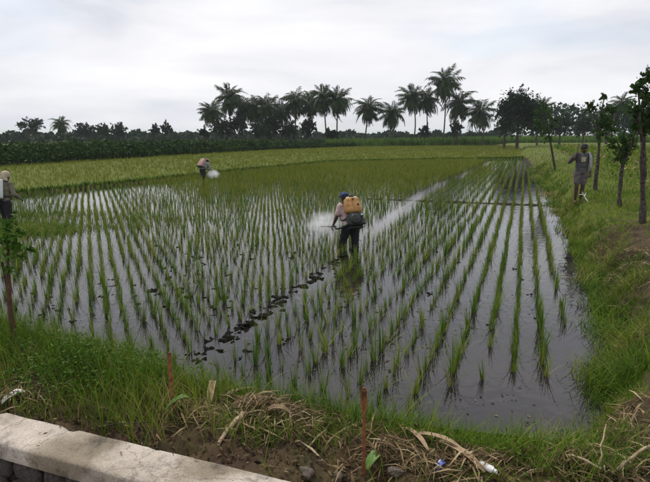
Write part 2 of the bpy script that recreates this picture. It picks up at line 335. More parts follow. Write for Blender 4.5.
# ------------------------------------------------------------------ ground sheet to the horizon
rad = [0.6]
while rad[-1] < 4000:
    r0 = rad[-1]; rad.append(r0 + (0.035 if r0 < 8 else 0.035 + (r0 - 8) * .0045 if r0 < 60 else r0 * .06))
rad = np.array(rad)
ang = np.concatenate([np.linspace(-45, 45, 420), np.linspace(45, 315, 60)[1:-1]]); na_ = len(ang)
RR, AA = np.meshgrid(rad, np.radians(ang), indexing='ij')
GX, GY = RR * np.sin(AA), RR * np.cos(AA); GZ = hgt(GX, GY)
nr = len(rad); ii = np.arange(nr - 1)[:, None] * na_; jj = np.arange(na_)[None]; j2 = (jj + 1) % na_
quads = np.stack([ii + jj, ii + j2, ii + na_ + j2, ii + na_ + jj], -1).reshape(-1, 4)
def bare_right(x, y):
    dr = d_right(x, y)
    return sst((fold(x, y, 1.9, 2) * .6 + .55 * np.exp(-(dr - (.62 + .04 * np.asarray(y))) ** 2 / .10) - .18) / .3) * .85 * sst((dr - .1) / .2) * sst((13 - np.asarray(y)) / 4)
def cover(x, y):
    dr, dn, df, dw = d_right(x, y), d_near(x, y), d_far(x, y), d_wall(x, y)
    land = np.maximum(dr, dn)
    c_ = np.where(land > 0, np.clip(.45 * sst(land / .3) + np.where(np.hypot(x, y) > 12, .5, .16) + .32 * fold(x, y, 1.5, 3), .45, 1) * sst(land / .22), 0)
    c_ = np.where((dw < .55 + .15 * fold(x, y, 3, 1)) & (y < 7), np.minimum(c_, .55), c_)
    c_ = np.where(dr > 0, c_ * (1 - bare_right(x, y)) + .5 * bare_right(x, y), c_)
    return np.where(df > .9, 1.0, np.where((df > 0), .7, c_))
GC = cover(GX, GY)
V = np.stack([GX, GY, GZ], -1).reshape(-1, 3)
V = np.concatenate([V, [[0, 0, -0.75]]]); tr = np.stack([np.arange(na_), np.full(na_, len(V) - 1), (np.arange(na_) + 1) % na_], 1)
tag(link('ground', mesh_np('ground', V, quads[:, ::-1], tr, np.concatenate([GC.ravel(), [0]]), True), M['ground']), kind='structure')
# still water over the low ground of the flooded field
wp = [G(-260, 345)[:2] * 1.0, G(650, 452)[:2], G(600, 330)[:2], G(556, 206)[:2], G(520, 156)[:2], G(330, 161.5)[:2], G(240, 170)[:2], G(130, 182)[:2], G(0, 194)[:2], G(-260, 232)[:2]]
bm = bmesh.new(); bm.faces.new([bm.verts.new((q[0], q[1], 0)) for q in wp]); bmesh.ops.recalc_face_normals(bm, faces=bm.faces)
if bm.faces[:][0].normal.z < 0: bmesh.ops.reverse_faces(bm, faces=bm.faces)
me = bpy.data.meshes.new('water'); bm.to_mesh(me); bm.free()
tag(link('water', me, M['water']), kind='structure')

# ------------------------------------------------------------------ wall with concrete coping beside the camera
def box_np(c, s, ax=None):
    """box from centre, full size, axes (3x3 rows)"""
    ax = np.eye(3) if ax is None else np.asarray(ax)
    o = np.array([[x, y, z] for x in (-.5, .5) for y in (-.5, .5) for z in (-.5, .5)]) * np.asarray(s)
    return np.asarray(c) + o @ ax, np.array([[0, 1, 3, 2], [4, 6, 7, 5], [0, 4, 5, 1], [2, 3, 7, 6], [0, 2, 6, 4], [1, 5, 7, 3]]), None, np.full(8, .5)
WAX = np.array([[WD[0], WD[1], 0], [WN[0], WN[1], 0], [0, 0, 1]])
wall = tag(empty('canal_wall', (0, 0, 0)), 'weathered pale concrete wall coping over a dark stone wall', 'wall')
# coping: subdivided slab with chipped, uneven edges
cw, ch = .26, .10; nl, nc = 220, 14; xs = np.linspace(-2.4, 3.6, nl)
prof = [(-.0, -ch), (-.0, -.012), (.012, 0)] + [(.012 + (cw - .024) * k / 9, 0) for k in range(1, 10)] + [(cw, -.012), (cw, -ch)]
V = []
for i, s in enumerate(xs):
    for k, (u, v) in enumerate(prof):
        jit = .004 * fold(s, u * 8 + v * 10, 5, 2) + .0015 * fold(s, u * 9, 23, k % 3)
        chip = max(0.0, float(fold(s, 0, 8.3, 7)) - .5) * .03 if k in (11, 12) else 0
        chipf = max(0.0, float(fold(s, 0, 4.7, 9)) - .55) * .04 if k in (1, 2) else 0
        q = WA + WD * s - WN * (cw - u) ; V.append((q[0] + WN[0] * (chipf - chip), q[1] + WN[1] * (chipf - chip), .6 + v + jit - chip - chipf))
npf = len(prof); Q = [(i * npf + k, (i + 1) * npf + k, (i + 1) * npf + k + 1, i * npf + k + 1) for i in range(nl - 1) for k in range(npf - 1)]
link('coping', mesh_np('coping', np.array(V), np.array(Q), None, None, False), M['concrete'], wall)
arr = box_np((*(WA + WD * .6 - WN * (cw * .5 - .03)), -.13), (6, cw - .09, 1.24), WAX)
link('wall_core', mesh_np('wall_core', *arr), M['mud'], wall)
def stone_mesh(seed, s=(1, 1, 1), sub=2, amp=.16):
    bm = bmesh.new(); bmesh.ops.create_icosphere(bm, subdivisions=sub, radius=.5); r_ = random.Random(seed); o = [r_.uniform(0, 9) for _ in range(3)]
    for v in bm.verts:
        c_ = v.co; k = 1 + amp * float(fold(c_.x * 3 + o[0], c_.y * 3 + c_.z * 2 + o[1], 1.4, o[2]))
        mxx = max(abs(c_.x), abs(c_.y), abs(c_.z)); c_ *= k * (1 + .28 * (.5 / max(mxx, .3) - 1)); c_.x *= s[0]; c_.y *= s[1]; c_.z *= s[2]
    me = bpy.data.meshes.new('stone'); bm.to_mesh(me); bm.free()
    for pl in me.polygons: pl.use_smooth = True
    return me
stm = [stone_mesh(i, (1, .6, .8), 2) for i in range(4)]
for me in stm: me.materials.append(M['stone'])
for row in range(5):
    x_ = -.6 + (.09 if row % 2 else 0)
    while x_ < 1.3:
        wd = rnd.uniform(.14, .24); q = WA + WD * (x_ + wd / 2) - WN * (cw - .055)
        o = link('stone', stm[rnd.randrange(4)], None, wall); o.location = (q[0], q[1], .41 - row * .15 + rnd.uniform(-.01, .01))
        o.scale = (wd * .98, .12, .15 / .8); o.rotation_euler = (rnd.uniform(-.1, .1), rnd.uniform(-.12, .12), math.atan2(WD[1], WD[0])); x_ += wd

# ------------------------------------------------------------------ rice, planted on a square grid
AZR = math.atan2(ray(525, 135)[0], ray(525, 135)[1]); SP = .262; SPB = .275
E1 = np.array([math.sin(AZR), math.cos(AZR)]); E2 = np.array([math.cos(AZR), -math.sin(AZR)])
gi, gj = np.meshgrid(np.arange(-60, 340), np.arange(-170, 60), indexing='ij')
P0 = G(531, 207)[:2]
PX = np.stack([P0[0] + (gi - 60).ravel() * SP * E1[0] + gj.ravel() * SPB * E2[0], P0[1] + (gi - 60).ravel() * SP * E1[1] + gj.ravel() * SPB * E2[1]], 1)
PX += rng.normal(0, .011, PX.shape) + .012 * np.stack([fold(PX[:, 0], PX[:, 1], 1.7, 1), fold(PX[:, 0], PX[:, 1], 1.3, 4)], 1)
LANE = [(G(190, 362)[:2], G(348, 256)[:2], .15), (G(366, 233)[:2], G(436, 186)[:2], .26), (G(436, 186)[:2], G(492, 161)[:2], .24)]
lane_d = np.full(len(PX), 9.0)
for a_, b_, wd in LANE: lane_d = np.minimum(lane_d, seg_d(PX[:, 0], PX[:, 1], a_, b_) / wd)
dist = np.hypot(PX[:, 0], PX[:, 1])
ok = (d_right(PX[:, 0], PX[:, 1]) < -.36) & (d_near(PX[:, 0], PX[:, 1]) < -.16) & (d_far(PX[:, 0], PX[:, 1]) < -.1) & (lane_d > 1) \
     & (np.abs(PX[:, 0] / PX[:, 1]) < .74) & (rng.random(len(PX)) > .05) & (fold(PX[:, 0], PX[:, 1], 2.3, 6) + .8 * fold(PX[:, 0], PX[:, 1], 7, 2) > -1.05) & (seg_d(PX[:, 0], PX[:, 1], B1a, B1b) > .16)
c0 = G(525, 420)[:2]; ok &= ~((np.hypot((PX[:, 0] - c0[0]) / 1.0, (PX[:, 1] - c0[1]) / .9) < .75))
PX = PX[ok]; dist = dist[ok]; order = np.argsort(dist); PX = PX[order]; dist = dist[order]
def rice_arr(n, seed, hmul=1.0, wmul=1.0, seg=3):
    r_ = np.random.default_rng(seed); P = np.zeros((n, 3)); an = r_.random(n) * 6.283; rr = r_.random(n) ** .6 * .026
    P[:, 0] = np.cos(an) * rr; P[:, 1] = np.sin(an) * rr; P[:, 2] = -.06
    H = r_.uniform(.18, .42, n) * hmul; B = np.abs(r_.normal(.11, .13, n)) + .02; B = np.where(r_.random(n) < .12, B + r_.uniform(.3, .9, n), B); W_ = r_.uniform(.006, .011, n) * wmul
    return blades(P, H, W_, an + r_.normal(0, .5, n), B, seg, np.where(r_.random(n) < .08, 1, np.clip(r_.normal(.5 + .12 * r_.normal(), .22, n), 0, 1)))
NV = 18
rice_me = []
for i in range(NV):
    me = mesh_np('rice_plant', *rice_arr(18 + i % 6 * 3, i + 1, .82 + .022 * i)); me.materials.append(M['rice_leaf']); rice_me.append(me)
vis = np.array([(abs(325 + 500 * q[0] / (q[1] * CT + CAM_H * ST) - 325) < 335) for q in PX])
single = np.where(vis)[0][:300]
for k in single:
    o = link('rice_plant', rice_me[rnd.randrange(NV)]); o.location = (PX[k, 0], PX[k, 1], 0); o.rotation_euler = (rnd.gauss(0, .09), rnd.gauss(0, .09), rnd.uniform(0, 6.28))
    s = (.92 + .2 * float(fold(PX[k, 0], PX[k, 1], .8, 3))) * rnd.uniform(.72, 1.2); o.scale = (s, s, s * rnd.uniform(.9, 1.12))
    tag(o, 'small green rice plant standing in the water among the nearest plants', 'rice plant', 'nearest rice plants in the flooded field')
rest = np.setdiff1d(np.arange(len(PX)), single)
items = []
tmpl = {}
for lod, (nb_, wm, sg, lo, hi) in enumerate(((22, 1.15, 3, 0, 11), (14, 1.6, 2, 11, 19), (6, 2.6, 2, 19, 70))):
    for v in range(6): tmpl[lod, v] = rice_arr(nb_, 50 + lod * 10 + v, 1.0, wm, sg)
    sel = rest[(dist[rest] >= lo) & (dist[rest] < hi)]; vv = rng.integers(0, 6, len(sel))
    for v in range(6):
        s_ = sel[vv == v]
        if not len(s_): continue
        Vt, Qt, Tt, Nt = tmpl[lod, v]; n = len(s_); an = rng.random(n) * 6.283; sc = (.9 + .16 * fold(PX[s_, 0], PX[s_, 1], .8, 3)) * rng.uniform(.72, 1.2, n) * (1 if lod < 2 else .9)
        ca, sa = np.cos(an)[:, None], np.sin(an)[:, None]
        VX = (Vt[None, :, 0] * ca - Vt[None, :, 1] * sa) * sc[:, None] + PX[s_, 0][:, None]; VY = (Vt[None, :, 0] * sa + Vt[None, :, 1] * ca) * sc[:, None] + PX[s_, 1][:, None]; VZ = Vt[None, :, 2] * sc[:, None] + np.zeros((n, 1))
        off = (np.arange(n) * len(Vt))[:, None, None]
        items.append((np.stack([VX, VY, VZ], -1).reshape(-1, 3), (Qt[None] + off).reshape(-1, 4), (Tt[None] + off).reshape(-1, 3), np.clip(np.tile(Nt, n) + np.repeat(rng.normal(0, .1, n), len(Vt)), 0, 1)))
stuff('rice_crop', join_np(items), M['rice_leaf'], 'green rice seedlings in rows across the flooded field, beyond the nearest plants', 'rice')
# fuller, yellower rice in the farther half of the flooded fields, left of the open lane
n = 26000; x = rng.uniform(-22, 14, n); y = rng.uniform(14, 50, n); la, lb = LANE[2][0], LANE[2][1]; sidev = (lb[0] - la[0]) * (y - la[1]) - (lb[1] - la[1]) * (x - la[0])
px_ = 325 + 500 * x / (y * CT + CAM_H * ST); py_y = y
k = (d_far(x, y) < -.1) & (d_right(x, y) < -.4) & (sidev > .35 * np.linalg.norm(lb - la)) & (rng.random(n) < sst((y - 15.5 - 3.5 * sst((200 - px_) / 60) * 2) / 6) * .9)
k |= (d_far(x, y) < -.1) & (d_right(x, y) < -.4) & (sidev < -.35 * np.linalg.norm(lb - la)) & (rng.random(n) < .5 * sst((y - 22) / 18) * (x / y < .33)); x, y = x[k], y[k]
n = len(x) * 3; x3, y3 = np.repeat(x, 3) + rng.normal(0, .05, n), np.repeat(y, 3) + rng.normal(0, .05, n)
stuff('leafy_rice', blades(np.stack([x3, y3, np.full(n, -.02)], 1), rng.uniform(.2, .38, n), .010 * y3 / 13, rng.random(n) * 6.28, rng.uniform(.1, .55, n), 2, .4 + .6 * rng.random(n)), M['rice_far'], 'olive leafy rice in the farther half of the flooded field', 'rice')
# grassy ridge between the flooded and the farther fields
n = 9000; x = rng.uniform(far_e[1, 0] - 3, far_e[-2, 0], n); y = np.interp(x, far_e[:, 0], far_e[:, 1]) + .3 + rng.normal(0, .13, n)
stuff('ridge_grass', blades(np.stack([x, y, hgt(x, y) - .03], 1), rng.uniform(.1, .26, n), rng.uniform(.03, .06, n), rng.random(n) * 6.28, rng.uniform(.2, .9, n), 2, rng.random(n) * .45), M['grass_leaf'], 'dark grass on the low ridge beyond the flooded field', 'grass')
# dense rice of the farther fields
def scatter_wedge(n, d0, d1, amax, power=1.0):
    u = rng.random(n); dd = (d0 ** (2 - power) + u * (d1 ** (2 - power) - d0 ** (2 - power))) ** (1 / (2 - power)); a_ = rng.uniform(-amax, amax, n)
    return dd * np.sin(a_), dd * np.cos(a_), dd
HEDGE = np.array([[-44, 9], [-24.5, 32], [-17.5, 53], [-9.5, 73], [6, 99], [40, 112], [90, 120]])
def d_hedge(x, y): return np.interp(x, HEDGE[:, 0], HEDGE[:, 1]) - y
x, y, dd = scatter_wedge(46000, 18, 115, .62, 1.0)
k = (d_far(x, y) > .15) & (d_hedge(x, y) > .3) & (d_right(x, y) < -.2)
x, y, dd = x[k], y[k], dd[k]; n = len(x) * 3
P = np.stack([np.repeat(x, 3) + rng.normal(0, .06, n) * np.repeat(dd, 3) / 30, np.repeat(y, 3) + rng.normal(0, .08, n), np.full(n, .05)], 1); dd3 = np.repeat(dd, 3)
stuff('far_rice', blades(P, rng.uniform(.18, .34, n), .012 * np.maximum(dd3, 18) / 14, rng.random(n) * 6.28, rng.uniform(.1, .7, n), 2), M['rice_far'], 'olive green dense rice of the farther fields before the hedge', 'rice')

# ------------------------------------------------------------------ mud clods along the trodden tracks
def clod_mesh(seed):                  # a heap of torn lumps
    r_ = random.Random(seed); bm = bmesh.new()
    for i in range(6):
        mt = Matrix.Translation((r_.gauss(0, .24), r_.gauss(0, .2), r_.uniform(-.02, .1))) @ Matrix.Rotation(r_.uniform(0, 6), 4, 'Z') @ Matrix.Diagonal((r_.uniform(.12, .32), r_.uniform(.1, .22), r_.uniform(.07, .16), 1))
        vs = bmesh.ops.create_icosphere(bm, subdivisions=2, radius=1, matrix=mt)['verts']
        for v in vs: v.co += Vector((r_.gauss(0, .022), r_.gauss(0, .022), r_.gauss(0, .022)))
    me = bpy.data.meshes.new('mud_clod'); bm.to_mesh(me); bm.free(); return me
clod = [clod_mesh(20 + i) for i in range(7)]
for me in clod: me.materials.append(M['mud'])
def put_clod(q, s, where='in the shallow water among the rice'):
    o = link('mud_clod', clod[rnd.randrange(7)]); o.location = (q[0], q[1], -.03 * s); o.scale = (s * rnd.uniform(.8, 1.3), s * rnd.uniform(.8, 1.2), s * rnd.uniform(.35, .7)); o.rotation_euler = (rnd.gauss(0, .2), rnd.gauss(0, .2), rnd.uniform(0, 6.28))
    tag(o, 'dark wet mud clod ' + where, 'mud clod', 'mud clods ' + where)
a_, b_ = LANE[0][:2]
for i in range(60):
    t_ = rnd.random(); q = a_ + (b_ - a_) * t_ + np.array([rnd.gauss(0, .055), rnd.gauss(0, .07)]); put_clod(q, rnd.uniform(.09, .21), 'on the trodden track leading to the wader in blue cap')
for (px, py, sx, sy, n, wh) in ((120, 288, 60, 24, 20, 'in the left part of the near water'), (215, 295, 45, 26, 22, 'just left of the trodden track'), (70, 305, 50, 18, 10, 'in the left part of the near water'), (330, 300, 50, 25, 10, 'just right of the trodden track'), (240, 345, 40, 14, 8, 'near the bottom end of the trodden track'), (445, 250, 40, 35, 6, 'between the rows right of the wader'), (200, 255, 70, 16, 22, 'in the middle of the field left of the wader'), (520, 300, 30, 60, 7, 'in the open water near the right bank')):
    for i in range(n): put_clod(G(px + rnd.gauss(0, sx * .6), py + rnd.gauss(0, sy * .6)), rnd.uniform(.05, .14) * (1.1 if py < 300 else .85), wh)

# bits of straw, leaf and scum adrift on the water
n = 5200; dd = 4 + 18 * rng.random(n) ** 1.5; aa = rng.uniform(-.62, .45, n); x, y = dd * np.sin(aa), dd * np.cos(aa); k = (d_near(x, y) < -.05) & (d_right(x, y) < -.03) & (fold(x, y, 1.3, 3) + rng.normal(0, .35, n) > .12); x, y = x[k], y[k]; n = len(x)
az = rng.random(n) * 6.28; stuff('floating_bits', cards(np.stack([x, y, np.full(n, .004)], 1), np.stack([np.cos(az), np.sin(az), np.zeros(n)], 1), rng.uniform(.012, .055, n), .35, nrm=np.tile([[0, 0, 1.0]], (n, 1))), M['litter'], 'small brown bits of leaf and straw adrift on the water', 'debris')
# ------------------------------------------------------------------ grass on the banks
def grass_on(n, xy, hmin, hmax, wmul=1.0, name='grass', mat='grass_leaf', bend=(.25, .9), seg=3, tint=None, zoff=-.02):
    x, y = xy; P = np.stack([x, y, hgt(x, y) + zoff], 1); n = len(x)
    H = rng.uniform(hmin, hmax, n) * (.75 + .5 * (fold(x, y, 2.0, 6) * .5 + .5)) * (1 - .55 * bare_right(x, y)) * (1 - .3 * sst(d_right(x, y) / .3) * (y < 12))
    return blades(P, H, rng.uniform(.004, .008, n) * wmul, rng.random(n) * 6.283, rng.uniform(bend[0], bend[1], n), seg, tint)
items = []
# near bank
n = 120000; x = rng.uniform(-4.2, 3.0, n); y = rng.uniform(2.0, 7.5, n); dn, dw, dr = d_near(x, y), d_wall(x, y), d_right(x, y)
bare = .50 + .25 * fold(x, y, 2.2, 1); bare = np.where(x < -1.0, .16 + .1 * fold(x, y, 3, 1), bare)
hp_d = np.zeros(n)
for hx_, hy_, rx_, ry_, hh_ in HEAPS: hp_d = np.maximum(hp_d, np.exp(-((x - hx_) / rx_ / 1.1) ** 2 - ((y - hy_) / ry_ / 1.2) ** 2))
k = (rng.random(n) > bare_right(x, y) * .85) & (rng.random(n) > hp_d * 1.25 * (d_near(x, y) > .12)) & (np.maximum(dn, dr) > -.05) & (dw > 0.02) & ((dw > bare) | (rng.random(n) < .07)) & (rng.random(n) < np.where(dn > .9, .55, 1))
x, y = x[k], y[k]; dn = d_near(x, y)
tint = np.clip(rng.random(len(x)) * .8 + .12 * fold(x, y, 3, 9), 0, 1); tint = np.where(rng.random(len(x)) < .06, 1, tint)
hl = 1 + .35 * sst((-.8 - x) / .6); ar_ = grass_on(0, (x, y), .09, .31, .85, tint=tint); zb = np.repeat(hgt(x, y), 7); ar_[0][:, 2] = zb + (ar_[0][:, 2] - zb) * np.repeat(hl, 7); items.append(ar_)
# right bank, denser and finer close by
for (n, d0, d1, h0, h1, wm) in ((80000, 3, 9, .09, .26, 1.0), (70000, 8, 18, .10, .26, 1.7), (50000, 17, 40, .12, .28, 3.2), (20000, 38, 100, .15, .3, 8)):
    x, y, dd = scatter_wedge(n, d0, d1, .62, 1.0); dr = d_right(x, y)
    k = (dr > -.06) & ((dr < 4) | (rng.random(n) < .5)) & (d_near(x, y) < .0 if d0 < 5 else True) & (rng.random(n) < .96 - .86 * bare_right(x, y))
    x, y = x[k], y[k]; tint = np.clip(rng.random(len(x)) * .72 + .22 * sst(fold(x, y, .9, 2) / .4) + .14 * fold(x, y, 3, 9) + (.12 if d0 > 10 else .04), 0, 1)
    items.append(grass_on(0, (x, y), h0, h1, wm, tint=tint, seg=3 if d0 < 8 else 2))
stuff('grass', join_np(items), M['grass_leaf'], 'green grass covering the earth banks around the flooded field', 'grass')
# weeds with broader leaves on the near bank
# tall tufts leaning over the water along the right bank
n0 = 200; yb = 4.2 + 30 * rng.random(n0) ** 1.7; xb = np.interp(yb, edge_r[:, 1], edge_r[:, 0]) + rng.uniform(-.05, .45, n0); it2 = []
for i in range(n0):
    n = 60; sp_ = .07 + .004 * yb[i]; x = xb[i] + rng.normal(0, sp_, n); y = yb[i] + rng.normal(0, sp_ * 1.4, n); z = np.maximum(hgt(x, y), -.03)
    hh_ = rng.uniform(.10, .30) * (.7 + rng.random(n) * .6); it2.append(blades(np.stack([x, y, z - .02], 1), hh_, rng.uniform(.006, .011, n) * max(1, yb[i] / 7), rng.random(n) * 6.28, rng.uniform(.4, 1.4, n), 3, np.clip(rng.random(n) * .6 + (rng.normal(.1, .2) if rng.random() > .3 else .55), 0, 1)))
stuff('bank_tufts', join_np(it2), M['grass_leaf'], 'rough grass tufts overhanging the water along the right bank', 'grass')
C = []; D = []; S = []
for (px, py, n, sp, hh) in ((90, 365, 1800, .30, .26), (130, 385, 1400, .22, .22), (60, 385, 900, .22, .2), (560, 400, 500, .25, .16), (600, 380, 400, .25, .16), (350, 405, 250, .3, .14), (520, 455, 300, .3, .14), (610, 330, 300, .3, .15), (25, 350, 500, .25, .25), (480, 435, 250, .25, .14)):
    q = gp(px, py); x = q[0] + rng.normal(0, sp, n); y = q[1] + rng.normal(0, sp * .7, n); kk = (np.maximum(d_near(x, y), d_right(x, y)) > 0) & (d_wall(x, y) > .12); x, y = x[kk], y[kk]
    C.append(np.stack([x, y, hgt(x, y) + rng.random(len(x)) * hh], 1)); dv = rng.normal(size=(len(x), 3)); dv[:, 2] = np.abs(dv[:, 2]) * .5; D.append(dv); S.append(rng.uniform(.018, .042, len(x)))
C = np.concatenate(C); D = np.concatenate(D); S = np.concatenate(S)
stuff('weeds', cards(C, D, S, .4), M['weed_leaf'], 'low leafy green weeds among the bank grass', 'weeds')
# dry straw and leaf litter
x = []; y = []
for (px, py, n, sx, sy) in ((240, 412, 420, .22, .08), (290, 430, 100, .25, .1), (225, 420, 200, .2, .1), (30, 385, 320, .25, .10), (15, 360, 220, .25, .12), (400, 458, 200, .3, .12), (450, 465, 170, .2, .1), (520, 472, 160, .3, .07), (620, 440, 200, .4, .2), (320, 432, 70, .1, .05), (612, 285, 1100, .25, .6), (602, 255, 700, .2, .6), (640, 340, 700, .4, .5), (630, 420, 500, .25, .3), (600, 470, 300, .3, .12), (625, 265, 500, .3, .5), (605, 300, 350, .15, .4), (540, 390, 120, .1, .2), (565, 400, 160, .2, .1), (560, 380, 110, .1, .1), (470, 415, 80, .1, .05), (590, 460, 240, .3, .1)):
    q = gp(px, py); x.append(q[0] + rng.normal(0, sx, n)); y.append(q[1] + rng.normal(0, sy, n))
x = np.concatenate(x); y = np.concatenate(y); k = (np.maximum(d_near(x, y), d_right(x, y)) > .1) & (d_wall(x, y) > .01); x, y = x[k], y[k]
for hx_, hy_, rx_, ry_, hh_ in HEAPS:
    m_ = int(2300 * rx_ * hh_ * 10); x = np.concatenate([x, hx_ + rng.normal(0, rx_ * .62, m_)]); y = np.concatenate([y, hy_ + rng.normal(0, ry_ * .7, m_)])
k = d_wall(x, y) > .015; x, y = x[k], y[k]
n = len(x); az = rng.random(n) * 6.283; P = np.stack([x, y, hgt(x, y) + rng.random(n) * .045], 1); Ls = rng.uniform(.04, .2, n) * (1 + .4 * (rng.random(n) < .2))
dv = np.stack([np.cos(az), np.sin(az), rng.normal(.1, .22, n)], 1)
stuff('dry_straw', cards(P, dv, Ls, .05, nrm=np.tile([[0, .1, 1.0]], (n, 1)) + rng.normal(0, .4, (n, 3))), M['straw'], 'dry straw and stalks strewn over the earth banks', 'straw')
n = 16000; x = rng.uniform(-3, 2.6, n); y = rng.uniform(2, 5, n); k = (d_near(x, y) > .2) & (d_wall(x, y) > .01) & (d_wall(x, y) < .9); x, y = x[k], y[k]; n = len(x)
dv = rng.normal(size=(n, 3)); dv[:, 2] *= .25
stuff('leaf_litter', cards(np.stack([x, y, hgt(x, y) + .012], 1), dv, rng.uniform(.012, .055, n), .42, nrm=np.tile([[0, 0, 1.0]], (n, 1)) + rng.normal(0, .3, (n, 3))), M['litter'], 'brown leaf litter on the bare soil behind the wall coping', 'leaf litter')
n = 60; u = rng.random(n) * 4.5 - .8; vv_ = cw * (1 - rng.random(n) ** 2.2) - .01; x = WA[0] + WD[0] * u - WN[0] * (cw - vv_); y = WA[1] + WD[1] * u - WN[1] * (cw - vv_); dv = rng.normal(size=(n, 3)); dv[:, 2] *= .15
stuff('coping_litter', cards(np.stack([x, y, .607 + rng.random(n) * .008], 1), dv, rng.uniform(.008, .035, n), .4, nrm=np.tile([[0, 0, 1.0]], (n, 1)) + rng.normal(0, .25, (n, 3))), M['litter'], 'crumbs of soil and leaf lying on the concrete coping', 'litter')
# floating weed mats at left and mud-green patches
items = []
for (px, py, n, sx, sy) in ((45, 231, 1700, .55, .35), (18, 228, 2200, .5, .6), (150, 219, 700, 1.6, .25), (80, 214, 500, 1.2, .3), (10, 215, 900, .8, .5), (110, 226, 400, .8, .2)):
    q = G(px, py); x = q[0] + rng.normal(0, sx, n); y = q[1] + rng.normal(0, sy, n)
    items.append(blades(np.stack([x, y, np.full(n, -.01)], 1), rng.uniform(.06, .2, n), rng.uniform(.01, .02, n), rng.random(n) * 6.28, rng.uniform(.3, 1.2, n), 2))
stuff('water_weed', join_np(items), M['grass_leaf'], 'patches of bright green weed in the water at left', 'water weed')

# ------------------------------------------------------------------ trees
def ell_cloud(n, c, r_):
    v = rng.normal(size=(n, 3)); v /= np.linalg.norm(v, axis=1)[:, None]; v *= (rng.random(n) ** .45)[:, None]; return np.asarray(c) + v * np.asarray(r_)
def crown_arr(blobs, leaf, n_per, asp=.5, droop=0.0):
    it = []
    for c_, r_ in blobs:
        r_ = np.asarray(r_) * np.ones(3)
        n = int(n_per); cl = max(5, n // 30); cc = ell_cloud(cl, c_, r_ * .9); w_ = rng.integers(0, cl, n)
        tw_ = cc - np.asarray(c_); tw_ = tw_ / (np.linalg.norm(tw_ / r_, axis=1)[:, None] + 1e-6) * .75 + rng.normal(0, .3, (cl, 3)) * r_
        C = cc[w_] + tw_[w_] * (rng.random(n)[:, None] * 1.25 - .25) + rng.normal(0, .13, (n, 3)) * r_; dv = rng.normal(size=(n, 3)) + tw_[w_] / r_ * .8; dv[:, 2] -= droop
        it.append(cards(C, dv, rng.uniform(.7, 1.3, n) * leaf, asp, np.clip(rng.random(n) * .6 + .4 * rng.random(cl)[w_], 0, 1)))
    return join_np(it)
def limb(a_, b_, r0, r1, wob=.05, n=6):
    a_, b_ = np.asarray(a_, float), np.asarray(b_, float); t_ = np.linspace(0, 1, n)[:, None]; ln = np.linalg.norm(b_ - a_)
    pts = a_ + (b_ - a_) * t_ + np.sin(t_ * math.pi) * rng.normal(0, wob * ln, 3) + rng.normal(0, wob * ln * .15, (n, 3)) * np.sin(t_ * math.pi)
    return tube_np(pts, np.linspace(r0, r1, n) * (1 + .16 * rng.normal(size=n)), 8)
def tree(name, label, cat, base, trunk, limbs, blobs, leaf, n_per, lm='tree_leaf', bm_='bark', group=None, asp=.5):
    """trunk: (top xyz, r0, r1); limbs: [(from, to, r0, r1)], all relative to base"""
    t_ = tag(empty(name, tuple(base)), label, cat, group)
    tk = link('trunk', mesh_np('trunk', *limb((0, 0, -.2), trunk[0], trunk[1], trunk[2], .025, 12), smooth=True), M[bm_], t_)
    for a_, b_, r0, r1 in limbs: link('limb', mesh_np('limb', *limb(a_, b_, r0, r1, .08, 5), smooth=True), M[bm_], tk)
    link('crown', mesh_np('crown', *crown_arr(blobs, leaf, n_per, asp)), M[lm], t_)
    return t_
# coconut palms ---------------------------------------------------------------
def frond_arr(seed, Lf=3.6, droop=1.0):
    r_ = np.random.default_rng(seed); n = 34; s = np.linspace(0, 1, n); it = []
    cx = Lf * (s - .12 * droop * s ** 3); cz = Lf * (.28 * s - .55 * droop * s ** 2.2); pts = np.stack([cx, .08 * Lf * r_.normal() * s ** 2, cz], 1)
    it.append(tube_np(pts[::3], np.linspace(.045, .012, len(pts[::3])), 4, .5, False))
    C = []; D = []; S = []
    for i in range(2, n):
        for sd in (-1, 1):
            ln = Lf * .33 * math.sin(math.pi * (.12 + .8 * s[i])) ** .7 * r_.uniform(.8, 1.15); d = np.array([.55, sd * .8, -.55 - .9 * r_.random()]); d /= np.linalg.norm(d)
            C.append(pts[i] + d * ln * .5); D.append(d); S.append(ln)
    it.append(cards(np.array(C), np.array(D), np.array(S), .13, r_.random(len(C)), np.tile([[.3, 0, 1.0]], (len(C), 1))))
    return join_np(it)
fronds = []
for i in range(6):
    me = mesh_np('frond', *frond_arr(i, 3.7, [.5, 1.0, 1.3, 1.6, 1.9, .8][i])); me.materials.append(M['palm_leaf']); fronds.append(me)
trunk_n = 0
def palm(px, py, D, scale, label, nf=40, lean=0.0):
    scale *= 1.0
    c_ = atd(px, py, D); z0 = .1; t_ = tag(empty('coconut_palm', (c_[0] + lean, c_[1], z0)), label, 'palm tree', 'coconut palms beyond the fields')
    H = c_[2] - z0; tt = np.linspace(0, 1, 8)[:, None]; bow = rng.normal(0, .35, 2)
    pts = np.concatenate([-lean * tt + bow[0] * np.sin(tt * 3.1416), bow[1] * np.sin(tt * 3.1416), H * tt - .2 * (1 - tt)], 1)
    link('trunk', mesh_np('trunk', *tube_np(pts, np.linspace(.17, .10, 8) * (1 + .25 * np.exp(-np.linspace(0, 8, 8))), 7), smooth=True), M['palm_bark'], t_)
    a0 = rnd.random() * 6
    for i in range(nf):
        o = link('frond', fronds[rnd.randrange(6)], None, t_); o.location = (-lean, 0, H); el_ = 1.45 - 2.55 * (i / nf) ** .8 + rnd.gauss(0, .12)
        s = scale * rnd.uniform(.85, 1.1) * (.8 if i < 4 else 1); o.rotation_euler = (rnd.gauss(0, .2), -el_, a0 + i * 2.4 + rnd.gauss(0, .15)); o.scale = (s, s, s)
    return t_
